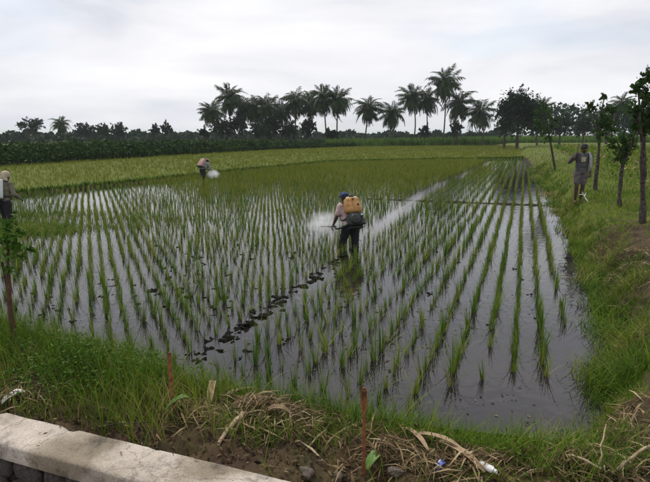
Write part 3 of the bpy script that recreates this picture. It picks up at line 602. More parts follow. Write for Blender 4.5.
ORD = ['first', 'second', 'third', 'fourth', 'fifth', 'sixth', 'seventh', 'eighth', 'ninth', 'tenth']
left_p = [(211, 111, 100, .85), (229, 97, 104, 1.0), (243, 106, 108, .9), (254, 109, 103, .85), (266, 107, 102, .95), (281, 111, 110, .9), (296, 101, 106, 1.0), (311, 103, 112, .95), (323, 98, 104, 1.0), (338, 100, 102, 1.0)]
for i, q in enumerate(left_p): palm(*q, f'{ORD[i]} coconut palm from the left in the left-hand palm row', lean=rnd.uniform(-.8, .8))
right_p = [(369, 108, 108, .95), (392, 113, 106, .95), (412, 97, 112, 1.0), (427, 100, 114, .95), (445, 82, 110, 1.15), (459, 103, 112, 1.1), (480, 112, 106, 1.05)]
for i, q in enumerate(right_p): palm(*q, f'{ORD[i]} coconut palm from the left in the right-hand palm row', lean=rnd.uniform(-1, 1))
palm(61, 124, 120, .7, 'lone small palm above the hedge at far left')
palm(541, 108, 85, .75, 'small palm beside the big round tree at right of the palm rows', nf=24)
palm(622, 103, 75, .6, 'short palm-like tree between the two tallest trees at far right', nf=24)
# broadleaf trees beyond the hedge
def far_tree(px, ptop, wpx, D, label, flat=.6, n=900, leaf=.45, lm='far_leaf'):
    top = atd(px, ptop, D); s = D / 500; wd = wpx * s; H = top[2]; base = (top[0], top[1], .1); ch_ = min(H * .75, wd * flat); bl = []
    for i in range(7):
        an = rnd.random() * 6.28; rr = rnd.uniform(.1, .36) * wd; bl.append(((rr * math.cos(an), rr * math.sin(an), H - ch_ * rnd.uniform(.25, .65)), (wd * .2, wd * .2, ch_ * .26)))
    bl.append(((0, 0, H - ch_ * .3), (wd * .22, wd * .22, ch_ * .28)))
    tp = (rnd.gauss(0, .2), 0, H - ch_ * .55); lims = [((0, 0, H * .35), (b[0][0], b[0][1], b[0][2]), .10, .03) for b in bl[:5]]
    return tree('broadleaf_tree', label, 'tree', base, (tp, .16 + H * .012, .06), lims, bl, leaf, n // 8 * 2, lm)
far_tree(30, 119, 26, 130, 'flat-topped broadleaf tree standing apart at far left', .5)
far_tree(86, 123, 22, 125, 'round dark tree just right of the lone small palm', .8)
far_tree(103, 124, 24, 128, 'wide dark tree in the middle of the left clump', .7)
far_tree(120, 125, 20, 126, 'low dark tree at the right end of the left clump', .8)
far_tree(155, 124, 12, 125, 'small round tree, left one of the pair above the hedge', .9, 600)
far_tree(166, 123, 13, 125, 'small round tree, right one of the pair above the hedge', .9, 600)
far_tree(521, 95, 44, 80, 'big round dark tree right of the palm rows', 1.25, 6400, .4)
far_tree(507, 106, 22, 84, 'low dark tree at the left foot of the big round tree', .9, 900)
far_tree(222, 120, 26, 98, 'bushy tree under the left end of the palm row', .8, 1200, .4)
far_tree(262, 121, 30, 98, 'wide bushy tree under the middle of the left-hand palm row', .6, 1200, .4)
far_tree(290, 122, 24, 100, 'bushy tree under the fifth palm of the left-hand row', .7, 1000, .4)
far_tree(240, 115, 20, 101, 'dark bushy tree between the second and third palms of the left-hand row', 1.0, 1200, .4)
far_tree(274, 116, 22, 101, 'dark bushy tree between the fourth and fifth palms of the left-hand row', .9, 1200, .4)
far_tree(308, 119, 18, 101, 'dark small tree below the seventh palm of the left-hand row', 1.0, 900, .4)
far_tree(205, 128, 12, 99, 'low bush left of the first palm of the left-hand row', .9, 500, .4)
far_tree(425, 126, 14, 112, 'low bush below the fourth palm of the right-hand row', .9, 500, .4)
far_tree(457, 122, 14, 108, 'dark bush below the sixth palm of the right-hand row', 1.0, 700, .4)
far_tree(330, 129, 16, 99, 'low bush at the right end of the left-hand palm row', .8, 700, .4)
far_tree(562, 113, 38, 95, 'dark broad tree behind the standing man, left of his head', .6, 1200, .4)
far_tree(585, 117, 30, 100, 'dark broad tree behind the standing man, right of his head', .6, 1200, .4)
far_tree(640, 112, 40, 90, 'dark broad tree at the right edge of the background', .6, 1200, .4)
far_tree(610, 113, 30, 98, 'dark broad tree seen between the upright pruned tree and the pollard', .7, 1200, .4)
# far wood that closes the horizon
n = 15000; a_ = rng.uniform(-.62, .66, n); D_ = rng.uniform(150, 210, n)
hh = 2.9 + 1.1 * fold(a_ * 60, D_ * .02, 1, 2) + .8 * fold(a_ * 170, 0, 1, 5) + np.where(a_ > .3, 7.6, 0) * sst((a_ - .3) / .1)
C = np.stack([D_ * np.sin(a_), D_ * np.cos(a_), np.maximum(hh, 2.2) * rng.random(n) ** .6], 1)
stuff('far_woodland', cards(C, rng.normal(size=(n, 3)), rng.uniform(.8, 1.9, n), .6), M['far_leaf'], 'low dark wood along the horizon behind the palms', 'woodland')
# dark hedge of shrubs at left
n = 52000; t_ = rng.random(n) ** 1.25; hxy = HEDGE[:5]; seg_l = np.concatenate([[0], np.cumsum(np.linalg.norm(np.diff(hxy, axis=0), axis=1))]); sl_ = t_ * seg_l[-1]
hx = np.interp(sl_, seg_l, hxy[:, 0]); hy = np.interp(sl_, seg_l, hxy[:, 1]); dep = rng.random(n) ** 1.5 * 5.0
hx = hx - dep * .75; hy = hy + dep * .6
ht = (1.75 - .7 * t_ ** 1.5 + .34 * fold(hx, hy, 1.1, 2) + .22 * fold(hx, hy, 3, 4)) * np.clip((.45 + dep / 1.6), 0, 1)
C = np.stack([hx, hy, ht * rng.random(n) ** .6], 1); dd_ = np.hypot(hx, hy)
dv = rng.normal(size=(n, 3)); dv[:, 2] = np.abs(dv[:, 2])
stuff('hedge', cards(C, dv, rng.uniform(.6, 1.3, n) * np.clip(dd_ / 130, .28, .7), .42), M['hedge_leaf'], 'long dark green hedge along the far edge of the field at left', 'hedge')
# tall bright green crop before the palms on the right
n = 16000; x = rng.uniform(0, 105, n); y = np.interp(x, HEDGE[:, 0], HEDGE[:, 1]) + .5 + rng.random(n) ** 1.6 * 26
stuff('tall_crop', blades(np.stack([x, y, np.full(n, .05)], 1), rng.uniform(1.0, 2.0, n) + .5 * sst((x - 10) / 40), rng.uniform(.16, .34, n), rng.random(n) * 6.28, rng.uniform(.1, .6, n), 3), M['cane_leaf'], 'bright green tall crop in front of the right-hand palms', 'crop')
# low scrubby crop with dead leaves on the right-hand land
x, y, dd = scatter_wedge(30000, 13, 75, .62, 1.0); k = (d_right(x, y) > 1.6 + y * .03) & (x / y > .34); x, y, dd = x[k], y[k], dd[k]; n = len(x)
C = np.stack([x, y, hgt(x, y) + rng.random(n) ** 1.4 * (.35 + .3 * (fold(x, y, .7, 2) * .5 + .5))], 1); dv = rng.normal(size=(n, 3)); dv[:, 2] = np.abs(dv[:, 2]) + .3
stuff('field_scrub', cards(C, dv, rng.uniform(.5, 1.2, n) * np.clip(dd / 110, .1, .7), .3, np.clip(rng.random(n) * .85 + .15 + .12 * fold(x, y, 1.2, 1), 0, 1)), M['grass_leaf'], 'scrubby olive crop on the land at right, behind the standing man', 'crop')
n = 900; x, y, dd = scatter_wedge(n * 3, 13, 45, .62, 1.0); k = (d_right(x, y) > 2.2) & (fold(x, y, .6, 8) > .05); x, y, dd = x[k], y[k], dd[k]; n = len(x)
dv = rng.normal(size=(n, 3)); stuff('dead_crop_leaves', cards(np.stack([x, y, hgt(x, y) + rng.random(n) * .5], 1), dv, rng.uniform(.12, .34, n) * np.clip(dd / 20, .8, 1.6), .3), M['straw'], 'pale dead leaves hanging in the crop on the right-hand land', 'dead leaves')
# pruned trees along the right bank
def bank_tree(px, py, label, tops, blobs, r0, leaf, n_per, bmat='bark'):
    b = gp(px, py); D = b[1]
    def rel(q):                      # pixel offsets at the tree's own depth -> metres
        p_ = atd(q[0], q[1], D + (q[2] if len(q) > 2 else 0)); return p_ - b
    tp = rel(tops[0]); lims = [(tp * q_f, rel(q), .035, .012) for q_f, q in tops[1:]]
    bl = [(rel(q[:2]) + np.array([0, q[3] if len(q) > 3 else 0, 0]), np.array([q[2], q[2], q[2] * (q[4] if len(q) > 4 else 1)]) * D / 500) for q in blobs]
    return tree('bank_tree', label, 'tree', b, (tp, r0, r0 * .6), lims, bl, leaf, n_per, 'bank_leaf', bmat, 'pruned trees along the right bank')
bank_tree(556, 170, 'slim pruned tree on the bank, left of the standing man', [(546, 118), (.7, (540, 112)), (.6, (556, 114))], [(546, 118, 9, 0), (541, 126, 6), (552, 125, 7, .2), (547, 110, 6), (548, 134, 5)], .06, .105, 250)
bank_tree(595, 190, 'upright pruned tree just right of the standing man', [(601, 122), (.8, (592, 105)), (.8, (605, 95)), (.7, (612, 110))], [(601, 122, 9, 0, 1.3), (606, 116, 6), (591, 107, 4), (604, 96, 2.5), (611, 109, 4), (600, 133, 6), (608, 126, 6)], .06, .085, 270)
bank_tree(620, 207, 'short stocky pollard with leafy head, second tree from the right edge', [(625, 152), (.85, (617, 142)), (.85, (636, 122)), (.9, (631, 140))], [(622, 150, 8), (616, 143, 6), (629, 146, 6), (626, 138, 6), (622, 158, 6), (635, 128, 3)], .065, .06, 400, 'bark')
bank_tree(643, 224, 'tall leafy tree on the bank at the right edge of the view', [(643, 138), (.9, (634, 118)), (.95, (646, 92)), (.9, (655, 110)), (.9, (638, 90))], [(643, 100, 9, 0, 1.2), (636, 112, 6), (649, 112, 8), (641, 86, 6), (648, 77, 6), (636, 90, 4), (655, 95, 9), (637, 124, 5), (646, 128, 6), (660, 80, 6)], .075, .068, 400, 'bark')

# ------------------------------------------------------------------ people
def bm_capsule(bm, a_, b_, ra_, rb_, n=12):
    a_, b_ = Vector(a_), Vector(b_); ax = b_ - a_; ln = max(ax.length, 1e-5); q = ax.to_track_quat('Z', 'Y'); rings = []
    for k in range(1, 5): th = -math.pi / 2 + k * math.pi / 8; rings.append((math.sin(th) * ra_, math.cos(th) * ra_))
    for k in range(0, 4): th = k * math.pi / 8; rings.append((ln + math.sin(th) * rb_, math.cos(th) * rb_))
    vs = [[bm.verts.new(a_ + q @ Vector((r_ * math.cos(2 * math.pi * j / n), r_ * math.sin(2 * math.pi * j / n), z))) for j in range(n)] for z, r_ in rings]
    for r0, r1 in zip(vs, vs[1:]):
        for j in range(n): bm.faces.new((r0[j], r0[(j + 1) % n], r1[(j + 1) % n], r1[j]))
    p0 = bm.verts.new(a_ + q @ Vector((0, 0, -ra_))); p1 = bm.verts.new(a_ + q @ Vector((0, 0, ln + rb_)))
    for j in range(n): bm.faces.new((p0, vs[0][(j + 1) % n], vs[0][j])); bm.faces.new((p1, vs[-1][j], vs[-1][(j + 1) % n]))
def bm_ell(bm, c_, r_, rot=None):
    mt = Matrix.Translation(Vector(c_)) @ (rot.to_matrix().to_4x4() if rot else Matrix.Identity(4)) @ Matrix.Diagonal((r_[0], r_[1], r_[2], 1))
    bmesh.ops.create_icosphere(bm, subdivisions=3, radius=1, matrix=mt)
def fuse(name, bm, mat, parent, vox=.009, smooth=5, wrinkle=0.0):
    """one continuous skin over all the overlapping volumes"""
    me = bpy.data.meshes.new(name); bm.to_mesh(me); bm.free(); o = bpy.data.objects.new(name, me); COL.objects.link(o)
    r_ = o.modifiers.new('r', 'REMESH'); r_.mode = 'VOXEL'; r_.voxel_size = vox; r_.use_smooth_shade = True
    s_ = o.modifiers.new('s', 'SMOOTH'); s_.iterations = smooth; s_.factor = .5
    if wrinkle:
        tx = bpy.data.textures.new('folds', 'CLOUDS'); tx.noise_scale = .055; tx.noise_depth = 3; d_ = o.modifiers.new('d', 'DISPLACE'); d_.texture = tx; d_.strength = wrinkle; d_.texture_coords = 'LOCAL'; d_.mid_level = .5
    me2 = bpy.data.meshes.new_from_object(o.evaluated_get(bpy.context.evaluated_depsgraph_get())); me2.name = name
    bpy.data.objects.remove(o); bpy.data.meshes.remove(me); me2.materials.clear(); me2.materials.append(mat)
    for pl in me2.polygons: pl.use_smooth = True
    return link(name, me2, None, parent)
def hand(bm, wr, d, curl, side):
    """palm, four fingers of unequal length with bends, thumb at the side; d forward, curl = direction fingers bend to"""
    wr, d, cu = Vector(wr), Vector(d).normalized(), Vector(curl).normalized(); cu = (cu - d * cu.dot(d)).normalized(); sd = d.cross(cu) * side
    for k in (-.02, 0, .02): bm_capsule(bm, wr + d * .01 + sd * k * .6, wr + d * .085 + sd * k, .014, .012, 8)
    for k, ln in ((-.032, .055), (-.011, .075), (.011, .08), (.032, .07)):
        a_ = wr + d * .085 + sd * k; b_ = a_ + (d * .8 + cu * .5).normalized() * ln * .55; c_ = b_ + (d * .35 + cu * .95).normalized() * ln * .55
        bm_capsule(bm, a_, b_, .0095, .0085, 8); bm_capsule(bm, b_, c_, .0085, .0075, 8)
    a_ = wr + d * .03 + sd * .03; b_ = a_ + (d * .6 + sd * .7 + cu * .3).normalized() * .045; c_ = b_ + (d * .7 + cu * .7).normalized() * .035
    bm_capsule(bm, a_, b_, .012, .0105, 8); bm_capsule(bm, b_, c_, .0105, .009, 8)
def person(label, loc, rz, J, top, bottom, hat, sleeve=1.0, leg_cloth=1.0, hat_kind='cap', shorts=False, size=1.0):
    t_ = tag(empty('person', loc, rz), label, 'person')
    V_ = {k: Vector(v) for k, v in J.items()}
    bm = bmesh.new()
    pel, che, nek, hd = V_['pelvis'], V_['chest'], V_['neck'], V_['head']; up = (che - pel).normalized(); tq = up.to_track_quat('Z', 'Y')
    bm_ell(bm, pel, (.155, .105, .12)); bm_ell(bm, (pel + che) / 2, (.135, .095, .16)); bm_ell(bm, che, (.165, .105, .155))
    bm_capsule(bm, pel, che, .115, .12); bm_capsule(bm, che + up * .1, nek, .085, .052); bm_capsule(bm, nek, hd, .052, .055)
    hq = V_['look'].to_track_quat('Y', 'Z') if 'look' in V_ else Quaternion()
    def hp(x, y, z): return hd + hq @ Vector((x, y, z))
    bm_ell(bm, hp(0, -.012, .03), (.078, .098, .095), hq); bm_ell(bm, hp(0, .025, -.045), (.058, .068, .075), hq)
    bm_capsule(bm, hp(0, .095, .01), hp(0, .112, -.022), .010, .015, 8)                   # nose
    bm_capsule(bm, hp(-.018, .088, -.058), hp(.018, .088, -.058), .011, .011, 8)          # mouth
    for s in (-1, 1):
        bm_ell(bm, hp(s * .08, -.005, -.005), (.012, .022, .034), hq)                     # ear
        sh, el_, wr = V_['sh%d' % s], V_['el%d' % s], V_['wr%d' % s]
        bm_capsule(bm, che + up * .08 + Vector((s * .05, 0, 0)), sh, .075, .06); bm_capsule(bm, sh, el_, .052, .040); bm_capsule(bm, el_, wr, .040, .026)
        hdir = V_.get('hd%d' % s, (wr - el_)); hand(bm, wr, hdir, V_.get('cu%d' % s, Vector((-s, .3, 0))), s)
        hp_, kn, an = V_['hip%d' % s], V_['kn%d' % s], V_['an%d' % s]; toe = V_['toe%d' % s]
        bm_capsule(bm, hp_, kn, .088, .056); bm_capsule(bm, kn, kn + (an - kn) * .35 + Vector((0, -.012, 0)), .055, .054); bm_capsule(bm, kn + (an - kn) * .35, an, .053, .034)
        bm_capsule(bm, an + Vector((0, -.03, -.03)), toe, .034, .028)
    t_.scale = (size,) * 3
    body = fuse('body', bm, M['skin'], t_, .0075, 4)
    for s in (-1, 1):
        b2_ = bmesh.new(); bm_ell(b2_, hp(s * .031, .085, .012), (.013, .008, .008), hq); me = bpy.data.meshes.new('eye'); b2_.to_mesh(me); b2_.free(); link('eye', me, M['eye'], body)
    # hair / hat
    b2_ = bmesh.new(); bm_ell(b2_, hp(0, -.025, .038), (.086, .100, .097), hq); bm_ell(b2_, hp(0, -.06, -.02), (.075, .06, .06), hq); fuse('hair', b2_, M['hair'], t_, .011, 2, .006)
    b2_ = bmesh.new()
    if hat_kind == 'cap':
        bm_ell(b2_, hp(0, -.015, .055), (.090, .108, .074), hq)
        for k in range(-3, 4): bm_capsule(b2_, hp(k * .022, .075, .05), hp(k * .024, .175 - abs(k) * .014, .035), .010, .007, 8)
    elif hat_kind == 'hood':
        bm_ell(b2_, hp(0, -.018, .045), (.105, .122, .112), hq); bm_ell(b2_, hp(0, -.065, -.035), (.095, .07, .11), hq); bm_capsule(b2_, hp(-.06, -.05, -.1), hp(.06, -.05, -.1), .055, .055)
    else:
        bm_ell(b2_, hp(0, -.012, .062), (.093, .11, .07), hq); bm_ell(b2_, hp(0, .01, .045), (.115, .145, .016), hq)
    fuse('hat', b2_, M[hat], t_, .010, 3, .006)
    # shirt
    b2_ = bmesh.new(); g_ = .028
    bm_ell(b2_, pel + up * .03, (.155 + g_, .105 + g_, .14)); bm_ell(b2_, (pel + che) / 2, (.15 + g_, .105 + g_, .2)); bm_ell(b2_, che, (.17 + g_, .108 + g_, .165)); bm_capsule(b2_, che + up * .1, nek - (nek - che) * .12, .10, .068)
    for s in (-1, 1):
        sh, el_, wr = V_['sh%d' % s], V_['el%d' % s], V_['wr%d' % s]
        bm_capsule(b2_, che + up * .07, sh, .09, .076)
        if sleeve <= 1: bm_capsule(b2_, sh, sh + (el_ - sh) * sleeve, .074, .064)
        else: bm_capsule(b2_, sh, el_, .074, .06); bm_capsule(b2_, el_, el_ + (wr - el_) * (sleeve - 1), .06, .044)
    fuse('shirt', b2_, M[top], t_, .012, 3, .03)
    # trousers or shorts
    b2_ = bmesh.new(); bm_ell(b2_, pel, (.155 + .022, .105 + .028, .125))
    for s in (-1, 1):
        hp_, kn, an = V_['hip%d' % s], V_['kn%d' % s], V_['an%d' % s]
        if shorts: bm_capsule(b2_, hp_, hp_ + (kn - hp_) * .72, .108, .086)
        else:
            bm_capsule(b2_, hp_, kn, .112, .085); bm_capsule(b2_, kn, kn + (an - kn) * leg_cloth, .085, .07)
    fuse('shorts' if shorts else 'trousers', b2_, M[bottom], t_, .012, 3, .03)
    return t_
def loft_box(bm, c_, s, taper=.9, bev=.04, axes=None):
    r_ = bmesh.ops.create_cube(bm, size=1); vs = r_['verts']
    for v in vs:
        k = taper if v.co.z > 0 else 1; v.co = Vector((v.co.x * s[0] * k, v.co.y * s[1] * k, v.co.z * s[2])) + Vector(c_)
    es = list({e for v in vs for e in v.link_edges}); bmesh.ops.bevel(bm, geom=es, offset=bev, segments=3, profile=.6, affect='EDGES')
def bm_link(name, bm, mat, parent, smooth=True):
    me = bpy.data.meshes.new(name); bm.to_mesh(me); bm.free()
    if smooth:
        for pl in me.polygons: pl.use_smooth = True
    return link(name, me, mat, parent)
def rod(name, pts, r_, mat, parent, n=8): return link(name, mesh_np(name, *tube_np(pts, r_, n), smooth=True), mat, parent)
def sprayer(label, loc, rz, tilt, tank, motor, J, wand_tip, wrist_s):
    """knapsack sprayer worn on a back; local frame of the wearer"""
    t_ = tag(empty('knapsack_sprayer', loc, rz), label, 'sprayer'); che, pel = Vector(J['chest']), Vector(J['pelvis']); up = (che - pel).normalized(); q = Vector((0, up.y, up.z)).to_track_quat('Z', 'Y')
    q = Quaternion((1, 0, 0), -math.atan2(up.y, up.z)); c_ = che + q @ Vector((0, -.27, .02))
    def P_(x, y, z): return c_ + q @ Vector((x, y, z))
    def put(o): o.matrix_local = Matrix.Translation(c_) @ q.to_matrix().to_4x4(); return o
    bm = bmesh.new()
    if motor:
        loft_box(bm, (0, 0, .05), (.385, .24, .35), .84, .075); tk = put(bm_link('tank', bm, M[tank], t_))
        for x_, z_ in ((-.02, .165), (.085, .04)):
            bm = bmesh.new(); loft_box(bm, (x_, -.122, z_), (.05, .012, .035), 1, .004); bm_link('label_plate', bm, M['black_rubber'], tk)
        bm = bmesh.new(); bm_capsule(bm, (0, .0, .235), (0, .0, .255), .06, .055); bm_link('lid', bm, M['black_rubber'], tk)
        bm = bmesh.new(); bm_capsule(bm, (-.1, 0, .225), (.12, 0, .23), .022, .022); bm_link('carry_handle', bm, M['tank_white'], tk)
        bm = bmesh.new(); loft_box(bm, (0, -.02, -.28), (.34, .25, .30), .95, .07); bm_ell(bm, (-.04, -.14, -.29), (.125, .055, .125)); [loft_box(bm, (.12, -.06, -.40 + .035 * k), (.09, .2, .014), 1, .003) for k in range(6)]; [bm_capsule(bm, (-.04 + .09 * math.cos(k), -.185, -.29 + .09 * math.sin(k)), (-.04 - .02 * math.cos(k), -.195, -.29 - .02 * math.sin(k)), .007, .007, 6) for k in (0, 1.05, 2.1, 3.14, 4.2, 5.2)]; en = put(bm_link('engine', bm, M['engine_green'], t_))
        bm = bmesh.new(); bm_capsule(bm, (.12, -.13, -.20), (.12, -.15, -.20), .026, .022); bm_link('starter_cap', bm, M['tank_white'], en)
        bm = bmesh.new(); bm_capsule(bm, (.11, -.13, -.37), (.15, -.13, -.38), .045, .04); bm_link('muffler', bm, M['black_rubber'], en)
        bm = bmesh.new(); loft_box(bm, (0, .02, -.45), (.32, .22, .025), 1, .01); put(bm_link('base_frame', bm, M['black_rubber'], t_))
    else:
        loft_box(bm, (0, 0, -.04), (.38, .21, .50), .86, .05); tk = put(bm_link('tank', bm, M[tank], t_))
        bm = bmesh.new(); bm_capsule(bm, (0, 0, .21), (0, 0, .235), .07, .065); bm_link('lid', bm, M['black_rubber'], tk)
        bm = bmesh.new(); loft_box(bm, (0, 0, -.31), (.36, .2, .05), 1, .015); put(bm_link('base_frame', bm, M['black_rubber'], t_))
    for s in (-1, 1):
        sh = Vector(J['sh%d' % s]); a0 = P_(s * .12, .1, .18); a1 = P_(s * .15, .1, -.22)
        pts = [a0, (sh * .75 + che * .25) + Vector((0, -.03, .10)), (sh * .8 + che * .2) + Vector((0, .10, .05)), che + Vector((s * .14, .15, -.1)), (che + pel) / 2 + Vector((s * .17, .06, -.05)), a1]
        from_pts = np.array([tuple(p_) for p_ in pts]); tt = np.linspace(0, len(pts) - 1, 24); sm = np.stack([np.interp(tt, range(len(pts)), from_pts[:, k]) for k in range(3)], 1)
        for _ in range(2): sm[1:-1] = (sm[:-2] + sm[1:-1] * 2 + sm[2:]) / 4
        rod('strap', sm, .019, M['black_rubber'], t_, 6)
    wr = Vector(J['wr%d' % wrist_s]); d_ = (Vector(wand_tip) - wr).normalized(); hpn = wr + d_ * .06 + Vector((0, 0, -.02)); s0 = P_(wrist_s * .16, 0, -.3 if not motor else -.36)
    mid = (s0 + hpn) / 2 + Vector((wrist_s * .12, 0, -.14)); tt = np.linspace(0, 1, 14)[:, None]; a_, m_, b_ = (np.array(tuple(v)) for v in (s0, mid, hpn - d_ * .12)); rod('hose', (1 - tt) ** 2 * a_ + 2 * tt * (1 - tt) * m_ + tt ** 2 * b_, .013 if not motor else .022, M['black_rubber'], t_)
    rod('wand', [tuple(hpn - d_ * .14), tuple(hpn), tuple(hpn + (Vector(wand_tip) - hpn) * .5), wand_tip], [.016, .014, .009, .008] if not motor else [.018, .018, .014, .012], M['grey_metal'] if not motor else M['black_rubber'], t_)
    return t_
# -- sprayer wading in the middle of the field, seen from behind
J1 = dict(pelvis=(0, 0, .90), chest=(-.01, .13, 1.20), neck=(-.02, .22, 1.385), head=(-.03, .29, 1.50), look=(-.12, 1, -.32), **{
    'sh-1': (-.19, .16, 1.33), 'sh1': (.18, .16, 1.33), 'el-1': (-.28, .16, 1.07), 'el1': (.27, .18, 1.07), 'wr-1': (-.30, .30, .88), 'wr1': (.16, .40, 1.02), 'cu-1': (.5, .3, -.8), 'cu1': (-.6, .2, -.6),
    'hip-1': (-.10, 0, .86), 'hip1': (.10, 0, .86), 'kn-1': (-.13, .16, .48), 'kn1': (.12, .02, .46), 'an-1': (-.13, .08, .10), 'an1': (.13, -.14, .12), 'toe-1': (-.14, .24, .04), 'toe1': (.13, .02, .03)})
p1 = G(350.5, 247); P1 = (p1[0], p1[1], -.40); RZ1 = R(22)
person('person in blue cap and pale pink shirt wading mid-field with yellow sprayer', P1, RZ1, J1, 'cloth_pink', 'cloth_dark', 'cloth_blue', sleeve=.62, size=.94)
WT1 = (-.48, .62, .82)
sprayer('yellow motor sprayer with dark engine on the back of the wader in blue cap', P1, RZ1, 0, 'tank_yellow', True, J1, WT1, -1).scale = (.94,) * 3
# -- sprayer at the left edge
J2 = dict(pelvis=(0, 0, .90), chest=(0, .07, 1.22), neck=(0, .12, 1.41), head=(0, .17, 1.53), look=(0, 1, -.3), **{
    'sh-1': (-.19, .09, 1.35), 'sh1': (.19, .09, 1.35), 'el-1': (-.27, .1, 1.08), 'el1': (.28, .08, 1.08), 'wr-1': (-.22, .30, .98), 'wr1': (.25, .30, .95), 'cu-1': (.6, .2, -.5), 'cu1': (-.6, .2, -.5),
    'hip-1': (-.10, 0, .86), 'hip1': (.10, 0, .86), 'kn-1': (-.12, .12, .48), 'kn1': (.12, .0, .46), 'an-1': (-.12, .05, .10), 'an1': (.13, -.14, .12), 'toe-1': (-.13, .21, .04), 'toe1': (.13, .02, .03)})
p2 = G(6.5, 224); P2 = (p2[0], p2[1], -.30); RZ2 = R(-14)
person('person in beige hood and khaki shirt at the left edge of the field', P2, RZ2, J2, 'cloth_khaki', 'cloth_dark', 'cloth_beige', sleeve=1.9, hat_kind='hood')
sprayer('white knapsack sprayer on the back of the person in beige hood', P2, RZ2, 0, 'tank_white', False, J2, (-.35, 1.0, .62), -1)
# -- far sprayer bending
J3 = dict(pelvis=(0, 0, .88), chest=(0, .20, 1.13), neck=(0, .33, 1.27), head=(0, .42, 1.35), look=(0, 1, -.55), **{
    'sh-1': (-.19, .25, 1.24), 'sh1': (.19, .25, 1.24), 'el-1': (-.25, .34, .99), 'el1': (.26, .34, .98), 'wr-1': (-.2, .52, .88), 'wr1': (.2, .55, .85), 'cu-1': (.6, .2, -.5), 'cu1': (-.6, .2, -.5),
    'hip-1': (-.10, 0, .86), 'hip1': (.10, 0, .86), 'kn-1': (-.12, .20, .50), 'kn1': (.12, -.06, .46), 'an-1': (-.12, .16, .10), 'an1': (.13, -.38, .16), 'toe-1': (-.13, .32, .04), 'toe1': (.13, -.24, .06)})
p3 = G(203, 179.5); P3 = (p3[0], p3[1], -.30); RZ3 = R(-34)
person('distant person in pale hat and grey-green shirt bending in the far rice', P3, RZ3, J3, 'cloth_greenish', 'cloth_dark', 'cloth_beige', sleeve=1.9, hat_kind='cap', size=.92)
sprayer('reddish knapsack sprayer on the back of the distant bending person', P3, RZ3, 0, 'tank_red', False, J3, (.3, 1.1, .55), 1).scale = (.92,) * 3
# -- man standing on the right bank, facing us
J4 = dict(pelvis=(0, 0, .92), chest=(0, .01, 1.24), neck=(0, .02, 1.44), head=(0, .05, 1.565), look=(.05, 1, -.1), **{
    'sh-1': (-.19, 0, 1.38), 'sh1': (.19, 0, 1.38), 'el-1': (-.25, .0, 1.10), 'el1': (.37, .04, 1.16), 'wr-1': (-.22, .08, .86), 'wr1': (.27, .15, 1.37), 'hd1': (-.45, -.1, .5), 'cu-1': (.4, .5, -.1), 'cu1': (-.3, -.6, -.3),
    'hip-1': (-.10, 0, .88), 'hip1': (.10, 0, .88), 'kn-1': (-.07, .03, .48), 'kn1': (.10, .05, .48), 'an-1': (-.06, -.02, .09), 'an1': (.09, 0, .09), 'toe-1': (-.07, .15, .03), 'toe1': (.12, .16, .03)})
p4 = gp(578, 203); P4 = (p4[0], p4[1], hz(p4[0], p4[1]) - .01); RZ4 = R(180 - 8)
pm = person('man in dark brimmed hat, grey shirt and shorts standing on the bank', P4, RZ4, J4, 'cloth_grey', 'cloth_mauve', 'cloth_dark', sleeve=.8, hat_kind='brim', shorts=True)
bm = bmesh.new(); loft_box(bm, (.02, .150, 1.25), (.12, .02, .13), .95, .004); bm_link('chest_pocket', bm, M['paper_tan'], pm)['label'] = 'pale tan patch on the shirt chest'
tw = tag(empty('towel', P4, RZ4), 'white cloth hanging over the shoulder of the standing man', 'towel')
V = []; prof_ = [(-.20, 1.02), (-.17, 1.2), (-.13, 1.36), (-.06, 1.452), (.03, 1.458), (.11, 1.40), (.15, 1.28), (.165, 1.12), (.16, .98)]
for i, (y_, z_) in enumerate(prof_):
    for k in range(5): V.append((-.13 - k * .022, y_ + .012 * math.sin(k * 2.1 + i), z_ - .018 * k + .012 * math.sin(i * 1.3 + k)))
Q = [(i * 5 + k, i * 5 + k + 1, i * 5 + k + 6, i * 5 + k + 5) for i in range(len(prof_) - 1) for k in range(4)]
o = link('cloth', mesh_np('cloth', np.array(V), np.array(Q), None, None, True), M['cloth_white'], tw); md = o.modifiers.new('t', 'SOLIDIFY'); md.thickness = .012
st_ = tag(empty('carrying_pole', P4, RZ4), 'thin dark pole the standing man holds over his shoulder', 'pole')
rod('pole', [(.32, .24, 1.30), (.23, .16, 1.43), (.13, -.08, 1.52), (-.04, -.5, 1.68)], .014, M['bark'], st_)
q = gp(583, 204); t_ = tag(empty('white_stick', (q[0], q[1], q[2])), 'white forked stick leaning on the grass at the feet of the standing man', 'stick')
rod('shaft', [(.16, -.1, .0), (.05, 0, .16), (-.04, .05, .34)], [.018, .016, .012], M['white_plastic'], t_); rod('fork', [(.02, .01, .22), (.08, .05, .32)], [.013, .009], M['white_plastic'], t_); rod('fork', [(.0, .03, .27), (-.12, .03, .26)], [.012, .008], M['white_plastic'], t_)

